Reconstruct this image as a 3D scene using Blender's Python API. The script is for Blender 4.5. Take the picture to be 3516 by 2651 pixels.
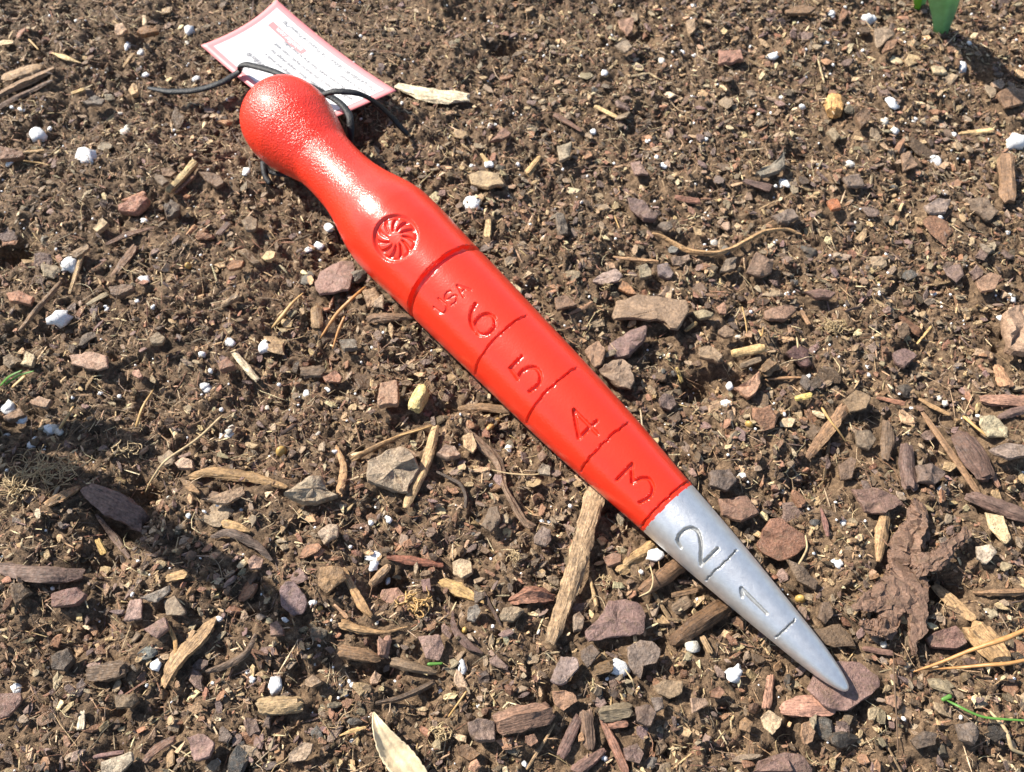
import bpy, bmesh, math, random
import numpy as np

# ------------------------------------------------------------------ scene, camera, light
sc = bpy.context.scene
for o in list(bpy.data.objects):
    bpy.data.objects.remove(o)
IN = 0.0254
PW, PH, PF = 3516.0, 2651.0, 3000.0          # photograph size and focal length in its pixels
CAM_H = 10.83 * IN
PITCH = math.radians(60)

cam_d = bpy.data.cameras.new('camera')
cam = bpy.data.objects.new('camera', cam_d)
sc.collection.objects.link(cam)
cam.location = (0, 0, CAM_H)
cam.rotation_euler = (math.pi / 2 - PITCH, 0, 0)
cam_d.sensor_width = 36
cam_d.lens = PF / PW * 36
cam_d.clip_start = 0.01
cam_d.clip_end = 50
cam_d.dof.use_dof = True
cam_d.dof.focus_distance = 0.262
cam_d.dof.aperture_fstop = 26
sc.camera = cam

SUN_AZ, SUN_EL = math.radians(150), math.radians(44)
SUN = np.array([math.cos(SUN_EL) * math.cos(SUN_AZ), math.cos(SUN_EL) * math.sin(SUN_AZ), math.sin(SUN_EL)])
world = bpy.data.worlds.new('World')
sc.world = world
world.use_nodes = True
nt = world.node_tree
bg = nt.nodes['Background']
sky = nt.nodes.new('ShaderNodeTexSky')
sky.sky_type = 'NISHITA'
sky.sun_disc = False
sky.sun_elevation = SUN_EL
sky.sun_rotation = math.pi / 2 - SUN_AZ
nt.links.new(sky.outputs[0], bg.inputs[0])
bg.inputs[1].default_value = 0.10
sun_d = bpy.data.lights.new('sun', 'SUN')
sun_d.energy = 5.0
sun_d.angle = math.radians(0.53)
sun_d.color = (1.0, 0.94, 0.84)
sun = bpy.data.objects.new('sun', sun_d)
sc.collection.objects.link(sun)
from mathutils import Vector
sun.location = (-1, 0.6, 1)
sun.rotation_euler = Vector(SUN).to_track_quat('Z', 'Y').to_euler()
sc.view_settings.view_transform = 'Standard'
sc.view_settings.look = 'None'
sc.view_settings.exposure = 1.0
sc.view_settings.gamma = 1

rng = np.random.default_rng(11)
random.seed(5)
C = sc.collection

# ------------------------------------------------------------------ numbers: noise, soil height, pixel -> place
def _hash(ix, iy, seed):
    h = (ix.astype(np.int64) * 374761393 + iy.astype(np.int64) * 668265263 + seed * 974634777) & 0x7fffffff
    h = ((h ^ (h >> 13)) * 1274126177) & 0x7fffffff
    return ((h ^ (h >> 16)) & 0xffff) / 65535.0

def vn(x, y, seed=0):
    ix, iy = np.floor(x), np.floor(y)
    fx, fy = x - ix, y - iy
    fx = fx * fx * (3 - 2 * fx); fy = fy * fy * (3 - 2 * fy)
    a, b = _hash(ix, iy, seed), _hash(ix + 1, iy, seed)
    c, d = _hash(ix, iy + 1, seed), _hash(ix + 1, iy + 1, seed)
    return (a * (1 - fx) + b * fx) * (1 - fy) + (c * (1 - fx) + d * fx) * fy

def fbm(x, y, o=3, seed=0):
    s, a, n = 0, 1, 0
    for k in range(o):
        s = s + a * vn(x * 2 ** k + 17.3 * k, y * 2 ** k - 9.1 * k, seed + k); n += a; a *= .5
    return s / n

def sstep(a, b, x):
    t = np.clip((x - a) / (b - a), 0, 1)
    return t * t * (3 - 2 * t)

_a = math.pi / 2 - PITCH
RM = np.array([[1, 0, 0], [0, math.cos(_a), -math.sin(_a)], [0, math.sin(_a), math.cos(_a)]])
CO = np.array([0, 0, CAM_H])

def ray(px, py):
    v = RM @ np.array([(px - PW / 2) / PF, -(py - PH / 2) / PF, -1.0])
    return v / np.linalg.norm(v)

def at_z(px, py, z=0.0):
    v = ray(px, py)
    return CO + v * ((z - CAM_H) / v[2])

# the planting tool's axis: inches from its point
TIP = np.array([3.92, 2.02, .22]) * IN
HEAD, SLOPE = math.radians(131.3), math.radians(3.6)
AX = np.array([math.cos(HEAD) * math.cos(SLOPE), math.sin(HEAD) * math.cos(SLOPE), math.sin(SLOPE)])
UP = np.array([0, 0, 1]) - AX * AX[2]; UP /= np.linalg.norm(UP)
SIDE = np.cross(AX, UP)
PROF = np.array([(0, 0), (.015, .035), (.05, .06), (.11, .085), (.2, .113), (.35, .148), (.5, .176), (1, .24), (1.5, .298), (2, .352), (2.5, .397), (3, .438),
                 (4, .526), (5, .590), (6, .630), (6.6, .656), (7.2, .678), (7.8, .698), (8.3, .722), (8.6, .722), (8.85, .695), (9.1, .635), (9.4, .555),
                 (9.75, .497), (10.05, .484), (10.35, .497), (10.6, .560), (10.85, .635), (11.1, .695), (11.32, .710), (11.55, .682), (11.72, .62), (11.86, .51), (11.95, .36), (11.985, .22), (12, 0)])

def pchip(x, X, Y):
    h = np.diff(X); dl = np.diff(Y) / h
    m = np.zeros(len(X)); m[0], m[-1] = dl[0], dl[-1]
    for i in range(1, len(X) - 1):
        if dl[i - 1] * dl[i] > 0:
            w1, w2 = 2 * h[i] + h[i - 1], h[i] + 2 * h[i - 1]
            m[i] = (w1 + w2) / (w1 / dl[i - 1] + w2 / dl[i])
    k = np.clip(np.searchsorted(X, x, 'right') - 1, 0, len(X) - 2)
    t = (x - X[k]) / h[k]
    return ((1 + 2 * t) * (1 - t) ** 2 * Y[k] + t * (1 - t) ** 2 * h[k] * m[k] + t * t * (3 - 2 * t) * Y[k + 1] + t * t * (t - 1) * h[k] * m[k + 1])

def prof(t):
    return pchip(np.asarray(t, float), PROF[:, 0], PROF[:, 1])

def tool_clear(x, y):
    """height of the tool's underside above (x, y), large where the tool is not overhead; and lateral distance beyond its side"""
    hx, hy = math.cos(HEAD), math.sin(HEAD)
    rx, ry = x - TIP[0], y - TIP[1]
    t = (rx * hx + ry * hy) / math.cos(SLOPE) / IN
    dl = np.abs(-rx * hy + ry * hx)
    tc = np.clip(t, 0.001, 11.999)
    r = np.interp(tc, PROF[:, 0], PROF[:, 1]) * IN
    zc = TIP[2] + tc * IN * AX[2]
    inside = (t > 0) & (t < 12) & (dl < r)
    zb = zc - np.sqrt(np.clip(r * r - dl * dl, 0, None))
    return np.where(inside, zb, 9.0), np.where((t > -.2) & (t < 12.2), dl - r, 9.0)

S = PW / 2212.0
HOLES = [(1090 * S, 122 * S, .0085, .016), (20 * S, 545 * S, .012, .012), (250 * S, 1130 * S, .012, .010), (215 * S, 1210 * S, .009, .009),
         (2790, 1640, .010, .010), (2405, 1320, .010, .012), (2190, 150, .010, .008), (790 * S, 310 * S, .010, .004), (1330, 2000, .007, .010),
         (1700, 1390, .006, .008), (3260, 2020, .010, .010), (3100, 1960, .007, .009), (2260, 2200, .006, .007), (1300, 2300, .006, .006),
         (2300, 2570, .008, .006), (1545, 1380, .006, .006), (480, 1680, .010, .010), (60, 1430, .016, .008), (3330, 300, .012, .006), (2720, 560, .008, .006)]
HOLES = [(*at_z(a, b)[:2], r, d) for a, b, r, d in HOLES]

def soil_low(x, y):
    z = .0055 * sstep(.15, .28, y) - .0015
    z = z + .009 * (fbm(x * 11 + 3, y * 11 + 8, 3, 1) - .5)
    z = z + .0085 * (fbm(x * 45, y * 45, 2, 5) - .5)
    for hx, hy, r, d in HOLES:
        q = ((x - hx) ** 2 + ((y - hy) * 1.5) ** 2) / (r * r)
        z = z - d * np.exp(-q * 1.6)
    return z

def soil(x, y):
    z = soil_low(x, y)
    n1 = fbm(x * 170 + 5, y * 170, 3, 21)
    z = z + .0036 * (1 - np.abs(2 * n1 - 1) * 1.6) - .0025
    n2 = vn(x * 520, y * 520, 31)
    n3 = vn(x * 1150, y * 1150, 37)
    z = z + .0016 * (n2 - .5) + .0011 * (n3 - .5)
    zb, dl = tool_clear(x, y)
    e = ((x + .098) / .055) ** 2 + ((y - .330) / .055) ** 2      # pressed flat under the card
    z = np.where(e < 1.4, np.minimum(z, .0042 + .0035 * sstep(.9, 1.4, e)), z)
    return np.minimum(z, zb - .0003)

def s1(x, y):
    return float(soil_low(np.array([x]), np.array([y]))[0])

def place(px, py):
    """the spot of soil seen at a pixel"""
    z = 0.0
    for _ in range(8):
        p = at_z(px, py, z); z = s1(p[0], p[1])
    return np.array([p[0], p[1], z])

FR = dict(F=(0, 0, 1 / S), A=(450, 0, 2.0848), B=(1100, 600, 1.8536), D=(2000, 1400, 1.588), Z5=(0, 1300, 1.8433), Z6=(1600, 0, 1.1545), L=(0, 1900, 1.2289),
          R=(1900, 700, 2.3833), Z8=(2400, 900, 1.853), Y1=(0, 0, 2.3833), Y2=(0, 650, 1.8433), Y3=(1500, 1200, 2.3833), Y4=(2600, 1700, 1.7544),
          Y5=(1700, 1900, 2.212), Y6=(900, 1900, 2.2213), Y8=(2700, 0, 2.7108), P=(0, 0, 1.0), Q=(0, 1325, .718))
def fr(f, x, y):
    a, b, s = FR[f]
    return a + x / s, b + y / s
def pts(f, text):
    v = [tuple(float(q) for q in w.split(',')) for w in text.split()]
    return [fr(f, w[0], w[1]) + tuple(w[2:]) for w in v]

# ------------------------------------------------------------------ materials
def lin(c):
    c = np.array(c, float) / 255
    return np.where(c <= .04045, c / 12.92, ((c + .055) / 1.055) ** 2.4)
ALB = 0.84                                   # sunlit look in the picture -> base colour
def albedo(c):
    a = lin(c) * ALB; m_ = a.mean()
    a = (a - m_) * (.92 if c[1] - c[2] > 15 else .70) + m_
    return tuple(np.clip(a * np.array([1.04, .99, .90]), .004, .85))

def new_mat(name):
    m = bpy.data.materials.new(name); m.use_nodes = True
    n = m.node_tree; b = n.nodes['Principled BSDF']
    return m, n, b
def nd(n, t, **k):
    o = n.nodes.new(t)
    for a, v in k.items():
        if a in ('operation', 'blend_type', 'data_type', 'attribute_name', 'attribute_type', 'feature', 'distance', 'musgrave_type'):
            setattr(o, a, v)
        else:
            o.inputs[a].default_value = v
    return o
def noise(n, vec, scale, detail=3, rough=.55):
    o = nd(n, 'ShaderNodeTexNoise', Scale=scale, Detail=detail, Roughness=rough)
    n.links.new(vec, o.inputs['Vector']); return o.outputs['Fac']
def ramp(n, fac, stops):
    r = n.nodes.new('ShaderNodeValToRGB'); e = r.color_ramp.elements
    while len(e) < len(stops): e.new(.5)
    for q, (p, c) in zip(e, stops):
        q.position = p; q.color = (*c, 1) if len(c) == 3 else c
    n.links.new(fac, r.inputs[0]); return r.outputs[0]
def mul(n, a, b):
    m = nd(n, 'ShaderNodeMix', data_type='RGBA', blend_type='MULTIPLY'); m.inputs[0].default_value = 1
    n.links.new(a, m.inputs[6]); n.links.new(b, m.inputs[7]); return m.outputs[2]
def mix(n, f, a, b):
    m = nd(n, 'ShaderNodeMix', data_type='RGBA'); n.links.new(f, m.inputs[0])
    for s_, i in ((a, 6), (b, 7)):
        if isinstance(s_, tuple): m.inputs[i].default_value = (*s_, 1)
        else: n.links.new(s_, m.inputs[i])
    return m.outputs[2]
def bump(n, b, h, dist, strength=1.0, prev=None):
    o = nd(n, 'ShaderNodeBump', Strength=strength, Distance=dist); n.links.new(h, o.inputs['Height'])
    if prev is not None: n.links.new(prev, o.inputs['Normal'])
    n.links.new(o.outputs[0], b.inputs['Normal']); return o.outputs[0]
G1 = lambda v: (v, v, v)

def debris_mat(name, src, grain=False, rough=.62, dust=.6, spec=.45):
    m, n, b = new_mat(name)
    pos = n.nodes.new('ShaderNodeNewGeometry').outputs['Position']
    if src == 'obj':
        col = n.nodes.new('ShaderNodeObjectInfo').outputs['Color']
    else:
        col = nd(n, 'ShaderNodeAttribute', attribute_name='tint').outputs['Color']
    fine = noise(n, pos, 1100, 4, .65)
    broad = noise(n, pos, 260, 3)
    c = mul(n, col, ramp(n, fine, [(.28, G1(.5)), (.5, G1(.95)), (.72, G1(1.4))]))
    c = mul(n, c, ramp(n, broad, [(.3, (.72, .70, .68)), (.7, (1.18, 1.16, 1.13))]))
    h = fine
    if grain:
        tc = n.nodes.new('ShaderNodeTexCoord').outputs['Object']
        mp = nd(n, 'ShaderNodeMapping'); mp.inputs['Scale'].default_value = (.07, 1, 1)
        n.links.new(tc, mp.inputs['Vector'])
        g = noise(n, mp.outputs[0], 1500, 4, .6)
        c = mul(n, c, ramp(n, g, [(.3, G1(.25)), (.46, G1(.9)), (.75, G1(1.3))]))
        h = g
    if dust:
        d = noise(n, pos, 420, 5, .7)
        f = ramp(n, d, [(.50, G1(0)), (.64, G1(dust))])
        c = mix(n, f, c, (.135, .086, .050))
    n.links.new(c, b.inputs['Base Color'])
    rv = noise(n, pos, 900, 2, .5)
    n.links.new(ramp(n, rv, [(.36, G1(rough - .30)), (.52, G1(rough)), (.7, G1(.85))]), b.inputs['Roughness'])
    b.inputs['Specular IOR Level'].default_value = spec
    pb = bump(n, b, h, .0008, .9)
    gl = noise(n, pos, 3800, 2, .6)
    bump(n, b, gl, .00022, .6, pb)
    return m

M = {}
M['chip'] = debris_mat('bark', 'obj')
M['wood'] = debris_mat('weathered_wood', 'obj', True, .7, .2)
M['flakes'] = debris_mat('bark_crumbs', 'att', False, .6, 0, .5)
M['crumb'] = debris_mat('soil_crumbs', 'att', False, .72, 0, .45)

def m_perlite():
    m, n, b = new_mat('perlite')
    pos = n.nodes.new('ShaderNodeNewGeometry').outputs['Position']
    col = n.nodes.new('ShaderNodeObjectInfo').outputs['Color']
    f = noise(n, pos, 1500, 4, .7)
    c = mul(n, col, ramp(n, f, [(.25, (.62, .58, .52)), (.45, G1(1)), (1, G1(1))]))
    d = noise(n, pos, 380, 4, .7)
    c = mix(n, ramp(n, d, [(.60, G1(0)), (.72, G1(.6))]), c, (.16, .10, .06))
    n.links.new(c, b.inputs['Base Color']); b.inputs['Roughness'].default_value = .75
    bump(n, b, f, .0007, .9)
    return m
M['perlite'] = m_perlite()

def m_speck():
    m, n, b = new_mat('perlite_specks')
    b.inputs['Base Color'].default_value = (.78, .76, .72, 1); b.inputs['Roughness'].default_value = .7
    return m
M['speck'] = m_speck()

def m_soil():
    m, n, b = new_mat('soil')
    pos = n.nodes.new('ShaderNodeNewGeometry').outputs['Position']
    f1 = noise(n, pos, 700, 5, .7)
    f2 = noise(n, pos, 70, 4, .6)
    f3 = noise(n, pos, 2600, 3, .6)
    c = ramp(n, f1, [(.25, (.042, .025, .013)), (.45, (.110, .068, .037)), (.60, (.195, .125, .071)), (.78, (.34, .235, .14))])
    c = mul(n, c, ramp(n, f2, [(.3, G1(.7)), (.7, G1(1.3))]))
    c = mul(n, c, ramp(n, f3, [(.3, G1(.6)), (.7, G1(1.4))]))
    n.links.new(c, b.inputs['Base Color']); b.inputs['Roughness'].default_value = .75
    b.inputs['Specular IOR Level'].default_value = .35
    p = bump(n, b, f1, .0012, .8)
    bump(n, b, f3, .0004, .8, p)
    return m
M['soil'] = m_soil()

def m_red():
    m, n, b = new_mat('red_enamel')
    tc = n.nodes.new('ShaderNodeTexCoord').outputs['Object']
    sep = n.nodes.new('ShaderNodeSeparateXYZ'); n.links.new(tc, sep.inputs[0])
    # the cast skin is coarse on the knob (large X) and smooth on the shaft
    mr = nd(n, 'ShaderNodeMapRange'); n.links.new(sep.outputs[0], mr.inputs[0])
    mr.inputs[1].default_value = 8.5 * IN; mr.inputs[2].default_value = 10.6 * IN; mr.inputs[3].default_value = .16; mr.inputs[4].default_value = .95
    peel = noise(n, tc, 1500, 2, .5)
    o = nd(n, 'ShaderNodeBump', Distance=.0005); n.links.new(mr.outputs[0], o.inputs['Strength']); n.links.new(peel, o.inputs['Height'])
    lump = noise(n, tc, 260, 2, .5)
    o2 = nd(n, 'ShaderNodeBump', Strength=.14, Distance=.0008); n.links.new(lump, o2.inputs['Height']); n.links.new(o.outputs[0], o2.inputs['Normal'])
    n.links.new(o2.outputs[0], b.inputs['Normal'])
    sp = noise(n, tc, 1700, 2, .5); area = noise(n, tc, 90, 3, .6)
    f1 = ramp(n, sp, [(.70, G1(0)), (.75, G1(1))]); f2 = ramp(n, area, [(.50, G1(0)), (.62, G1(.9))])
    f = mul(n, f1, f2)
    c = mix(n, f, (.72, .030, .010), (.05, .012, .008))
    n.links.new(c, b.inputs['Base Color'])
    b.inputs['Roughness'].default_value = .24
    b.inputs['Specular IOR Level'].default_value = .5
    b.inputs['Coat Weight'].default_value = .25; b.inputs['Coat Roughness'].default_value = .35
    return m
M['red'] = m_red()

def m_silver():
    m, n, b = new_mat('bare_aluminium')
    tc = n.nodes.new('ShaderNodeTexCoord').outputs['Object']
    g = noise(n, tc, 2600, 3, .6)
    s_ = noise(n, tc, 420, 4, .65)
    c = ramp(n, s_, [(.3, (.66, .655, .65)), (.65, (.78, .775, .765))])
    n.links.new(c, b.inputs['Base Color'])
    b.inputs['Metallic'].default_value = .88
    rr = ramp(n, g, [(.3, G1(.40)), (.7, G1(.52))]); n.links.new(rr, b.inputs['Roughness'])
    p = bump(n, b, g, .0003, .33)
    bump(n, b, s_, .0004, .2, p)
    return m
M['silver'] = m_silver()

M['dull'] = None
def flat(name, col, rough=.5, spec=.4, nscale=0, namp=.2, bdist=0):
    m, n, b = new_mat(name)
    b.inputs['Base Color'].default_value = (*col, 1); b.inputs['Roughness'].default_value = rough
    b.inputs['Specular IOR Level'].default_value = spec
    if nscale:
        tc = n.nodes.new('ShaderNodeNewGeometry').outputs['Position']
        f = noise(n, tc, nscale, 4, .6)
        r = n.nodes.new('ShaderNodeRGB'); r.outputs[0].default_value = (*col, 1)
        c = mul(n, r.outputs[0], ramp(n, f, [(.3, G1(1 - namp)), (.7, G1(1 + namp))]))
        n.links.new(c, b.inputs['Base Color'])
        if bdist: bump(n, b, f, bdist, .6)
    return m
M['dull'] = flat('dull_dark_aluminium', (.40, .40, .39), .62, .5, 2000, .2)  # darker, rougher grey for the numerals and tick lines cut into the tip
M['dull'].node_tree.nodes['Principled BSDF'].inputs['Metallic'].default_value = .7
M['paper'] = flat('white_card', (.66, .66, .65), .45, .35)
M['pink'] = flat('pink_print', (.74, .24, .24), .42, .4)
M['band'] = flat('red_band_print', (.62, .22, .22), .45, .4)
M['ink'] = flat('grey_ink', (.22, .215, .22), .5, .3)
M['rule'] = flat('grey_rule', (.42, .40, .41), .5, .3)
M['cord'] = flat('black_leather', (.011, .0115, .013), .55, .35, 900, .5, .0005)
M['leaf'] = flat('green_leaf', (.062, .20, .065), .38, .5, 300, .25, .0002)
M['grass'] = flat('grass', (.15, .34, .07), .5, .4, 300, .25)
M['straw'] = flat('straw', (.42, .26, .10), .5, .4, 600, .25)
M['needle'] = flat('pine_straw', (.42, .21, .075), .45, .4, 500, .3)
M['dry'] = flat('dry_leaf', (.58, .46, .29), .5, .4, 420, .25, .0004)
M['root'] = flat('root', (.42, .31, .17), .6, .3, 700, .3)
M['darkstraw'] = flat('dark_straw', (.12, .075, .045), .6, .3)
M['bead'] = flat('fertiliser_bead', (.42, .27, .08), .4, .5, 900, .25)

def m_leaf(name, col, tr):
    m, n, b = new_mat(name)
    pos = n.nodes.new('ShaderNodeTexCoord').outputs['Object']
    f = noise(n, pos, 260, 4, .6); r = n.nodes.new('ShaderNodeRGB'); r.outputs[0].default_value = (*col, 1)
    c = mul(n, r.outputs[0], ramp(n, f, [(.3, G1(.75)), (.7, G1(1.25))])); n.links.new(c, b.inputs['Base Color'])
    b.inputs['Roughness'].default_value = .4
    t = n.nodes.new('ShaderNodeBsdfTranslucent'); t.inputs[0].default_value = (*tr, 1)
    mx = n.nodes.new('ShaderNodeMixShader'); mx.inputs[0].default_value = .45
    n.links.new(b.outputs[0], mx.inputs[1]); n.links.new(t.outputs[0], mx.inputs[2]); n.links.new(mx.outputs[0], n.nodes['Material Output'].inputs[0])
    return m
M['leaf'] = m_leaf('green_leaf_blade', (.20, .36, .20), (.30, .50, .26))
M['grass'] = m_leaf('grass_blade', (.15, .34, .07), (.30, .50, .10))

# ------------------------------------------------------------------ mesh helpers
def mesh_np(name, V, F, smooth=False, tint=None):
    me = bpy.data.meshes.new(name)
    V = np.asarray(V, np.float32); F = np.asarray(F, np.int32)
    k = F.shape[1]
    me.vertices.add(len(V)); me.vertices.foreach_set('co', V.ravel())
    me.loops.add(F.size); me.loops.foreach_set('vertex_index', F.ravel())
    me.polygons.add(len(F)); me.polygons.foreach_set('loop_start', np.arange(0, F.size, k, dtype=np.int32))
    me.polygons.foreach_set('use_smooth', np.full(len(F), smooth, dtype=bool))
    if tint is not None:
        a = me.color_attributes.new('tint', 'FLOAT_COLOR', 'POINT')
        a.data.foreach_set('color', np.concatenate([tint, np.ones((len(tint), 1))], 1).astype(np.float32).ravel())
    me.update(calc_edges=True); me.validate()
    return me
def obj(name, me, mat, parent=None, loc=(0, 0, 0)):
    o = bpy.data.objects.new(name, me); C.objects.link(o); o.location = loc
    if mat is not None and me is not None and not me.materials: me.materials.append(mat)
    if parent: o.parent = parent
    return o
def tag(o, label, cat, group=None):
    o['label'] = label; o['category'] = cat
    if group: o['group'] = group
    return o
def empty(name, loc=(0, 0, 0)):
    o = bpy.data.objects.new(name, None); C.objects.link(o); o.location = loc; o.empty_display_size = .01
    return o

def rings(R, cap=True):
    """list of equal rings of points -> verts, tris"""
    n = len(R[0]); V = np.concatenate(R); F = []
    for k in range(len(R) - 1):
        for i in range(n):
            j = (i + 1) % n; a, b, c, d = k * n + i, k * n + j, (k + 1) * n + j, (k + 1) * n + i
            F += [(a, b, c), (a, c, d)]
    if cap:
        b0, b1 = len(V), len(V) + 1
        V = np.concatenate([V, [R[0].mean(0)], [R[-1].mean(0)]])
        m = (len(R) - 1) * n
        for i in range(n):
            j = (i + 1) % n
            F += [(b0, j, i), (b1, m + i, m + j)]
    return V, np.array(F)

def t_chip(n=7, r=None, full=True):
    r = r or rng
    a = (np.arange(n) + r.uniform(-.33, .33, n)) * 2 * math.pi / n
    rad = r.uniform(.55, 1.1, n)
    asp = r.uniform(.45, 1)
    xy = np.stack([np.cos(a) * rad, np.sin(a) * rad * asp], 1) * .5
    def ring(s_, z, j): return np.concatenate([xy * s_ * r.uniform(.93, 1.07, (n, 1)), z + r.uniform(-j, j, (n, 1))], 1)
    R = [ring(.82, -.5, .1), ring(1, .18, .25), ring(.78, .5, .2)] if full else [ring(.95, -.5, .1), ring(.92, .5, .35)]
    return rings(R)
def t_splinter(m=4, n=5, r=None):
    r = r or rng
    base = r.uniform(.55, 1.15, n); w = r.uniform(.45, 1)
    R = []; bx, by = 0, 0
    for k in range(m):
        x = -.5 + k / (m - 1); tp = 1 if 0 < k < m - 1 else r.uniform(.25, .8)
        a = np.arange(n) * 2 * math.pi / n
        q = base * r.uniform(.85, 1.12, n) * tp * .5
        bx += r.normal(0, .12); by += r.normal(0, .06)
        R.append(np.stack([x + r.uniform(-.06, .06, n) * (1 if k in (0, m - 1) else .3), np.cos(a) * q + bx * .5, np.sin(a) * q * w + by * .3], 1))
    return rings(R)
ICO_V = None
def ico(sub):
    bm = bmesh.new(); bmesh.ops.create_icosphere(bm, subdivisions=sub, radius=.5)
    V = np.array([v.co[:] for v in bm.verts]); F = np.array([[v.index for v in f.verts] for f in bm.faces]); bm.free(); return V, F
ICO = {k: ico(k) for k in (1, 2, 3)}
def t_lump(sub=1, amp=.35, r=None, fr_=2.2):
    r = r or rng; V, F = ICO[sub]; o = r.uniform(0, 99)
    n = fbm(V[:, 0] * fr_ * 2 + o + V[:, 2] * 3.1, V[:, 1] * fr_ * 2 - V[:, 2] * 2.7 + o, 2, 3) - .5
    return V * (1 + amp * 2 * n)[:, None] * r.uniform(.7, 1.2, 3), F
def t_fibre(r=None, seg=5, n=3):
    r = r or rng
    a = r.normal(0, .8); p = np.zeros(3); P = [p.copy()]; th = 0; v = 0
    for k in range(seg):
        th += r.normal(a * .3, .35); v = np.clip(v + r.normal(0, .25), -.5, .6)
        p = p + np.array([math.cos(th), math.sin(th), v * .5]) / seg; P.append(p.copy())
    P = np.array(P); P -= P.mean(0)
    R = []
    for k in range(seg + 1):
        d = P[min(k + 1, seg)] - P[max(k - 1, 0)]; d /= np.linalg.norm(d)
        u = np.cross(d, [0, 0, 1.]); u /= np.linalg.norm(u) + 1e-9; w = np.cross(u, d)
        q = np.arange(n) * 2 * math.pi / n
        R.append((P[k], u, w))
    return R
def fibre_mesh(R, rad, n=3):
    out = []
    q = np.arange(n) * 2 * math.pi / n
    for k, (p, u, w) in enumerate(R):
        t = k / (len(R) - 1); rr = rad * (1 - .6 * abs(2 * t - 1) ** 2)
        out.append(p + rr * (np.cos(q)[:, None] * u + np.sin(q)[:, None] * w))
    return rings(out)

def rotmats(yaw, tx, ty):
    cz, sz, cx, sx, cy, sy = np.cos(yaw), np.sin(yaw), np.cos(tx), np.sin(tx), np.cos(ty), np.sin(ty)
    o, l = np.zeros_like(yaw), np.ones_like(yaw)
    Z = np.stack([cz, -sz, o, sz, cz, o, o, o, l], 1).reshape(-1, 3, 3)
    X = np.stack([l, o, o, o, cx, -sx, o, sx, cx], 1).reshape(-1, 3, 3)
    Y = np.stack([cy, o, sy, o, l, o, -sy, o, cy], 1).reshape(-1, 3, 3)
    return Z @ Y @ X
def stuff(name, temps, pos, yaw, tx, ty, scl, tint, mat, label, cat, smooth=False):
    Rm = rotmats(yaw, tx, ty); tid = rng.integers(0, len(temps), len(pos))
    VV, FF, TT, off = [], [], [], 0
    for k, (tv, tf) in enumerate(temps):
        i = np.where(tid == k)[0]
        if not len(i): continue
        v = np.einsum('nij,nvj->nvi', Rm[i], tv[None] * scl[i][:, None, :]) + pos[i][:, None, :]
        VV.append(v.reshape(-1, 3))
        FF.append((tf[None] + (np.arange(len(i)) * len(tv))[:, None, None] + off).reshape(-1, 3)); off += len(i) * len(tv)
        if tint is not None: TT.append(np.repeat(tint[i], len(tv), 0))
    me = mesh_np(name, np.concatenate(VV), np.concatenate(FF), smooth, np.concatenate(TT) if tint is not None else None)
    o = obj(name, me, mat); o['kind'] = 'stuff'; tag(o, label, cat); return o

def tubepath(P, rad, n=8, flatz=1.0, jit=0.0, m=None, ends=.6, up=(0, 0, 1)):
    """tube along a 3-D path; radius per point; cross-section profile kept along the length (grain)"""
    P = np.asarray(P, float); rad = np.broadcast_to(np.asarray(rad, float), (len(P),)).copy()
    L = np.concatenate([[0], np.cumsum(np.linalg.norm(np.diff(P, axis=0), axis=1))])
    m = m or max(6, len(P) * 3)
    s_ = np.linspace(0, L[-1], m)
    if len(P) > 2:
        Q = np.stack([pchip(s_, L, P[:, k]) for k in range(3)], 1)
    else:
        Q = np.stack([np.interp(s_, L, P[:, k]) for k in range(3)], 1)
    rr = np.interp(s_, L, rad)
    base = 1 + rng.uniform(-jit, jit, n); R = []
    for k in range(m):
        d = Q[min(k + 1, m - 1)] - Q[max(k - 1, 0)]; d /= np.linalg.norm(d)
        u = np.cross(d, up); u /= np.linalg.norm(u) + 1e-12; w = np.cross(u, d)
        q = np.arange(n) * 2 * math.pi / n
        e = ends if k in (0, m - 1) else 1
        b = base * (1 + rng.uniform(-jit, jit, n) * .35) * rr[k] * e
        c = Q[k] + np.zeros((n, 3)) + (d * rng.uniform(-1, 1, (n, 1)) * rr[k] * jit * 1.5 if k in (0, m - 1) else 0)
        R.append(c + (np.cos(q) * b)[:, None] * u + (np.sin(q) * b * flatz)[:, None] * w)
    return rings(R)

# ------------------------------------------------------------------ the soil
def axis_coords(lo, hi, step, far):
    d = np.arange(lo, hi, step); out_l, out_h, g = [], [], step
    a = lo
    while a > -far: g *= 1.12; a -= g; out_l.append(a)
    b, g = hi, step
    while b < far: g *= 1.12; b += g; out_h.append(b)
    return np.array(out_l[::-1] + list(d) + out_h)
xs = axis_coords(-.29, .29, .00095, 1.6); ys = axis_coords(.005, .42, .00095, 1.6)
X, Y = np.meshgrid(xs, ys)
Zs = soil(X.ravel(), Y.ravel())
nx, ny = len(xs), len(ys)
jx = (_hash(np.arange(X.size), np.zeros(X.size), 3) - .5) * .0005
V = np.stack([X.ravel() + jx, Y.ravel(), Zs], 1)
i = np.arange(nx * ny).reshape(ny, nx)
F = np.stack([i[:-1, :-1].ravel(), i[:-1, 1:].ravel(), i[1:, 1:].ravel(), i[1:, :-1].ravel()], 1)
so = obj('soil', mesh_np('soil', V, F, True), M['soil']); so['kind'] = 'structure'
so['label'] = 'dark brown crumbly garden soil under the whole scene'; so['category'] = 'soil'

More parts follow.
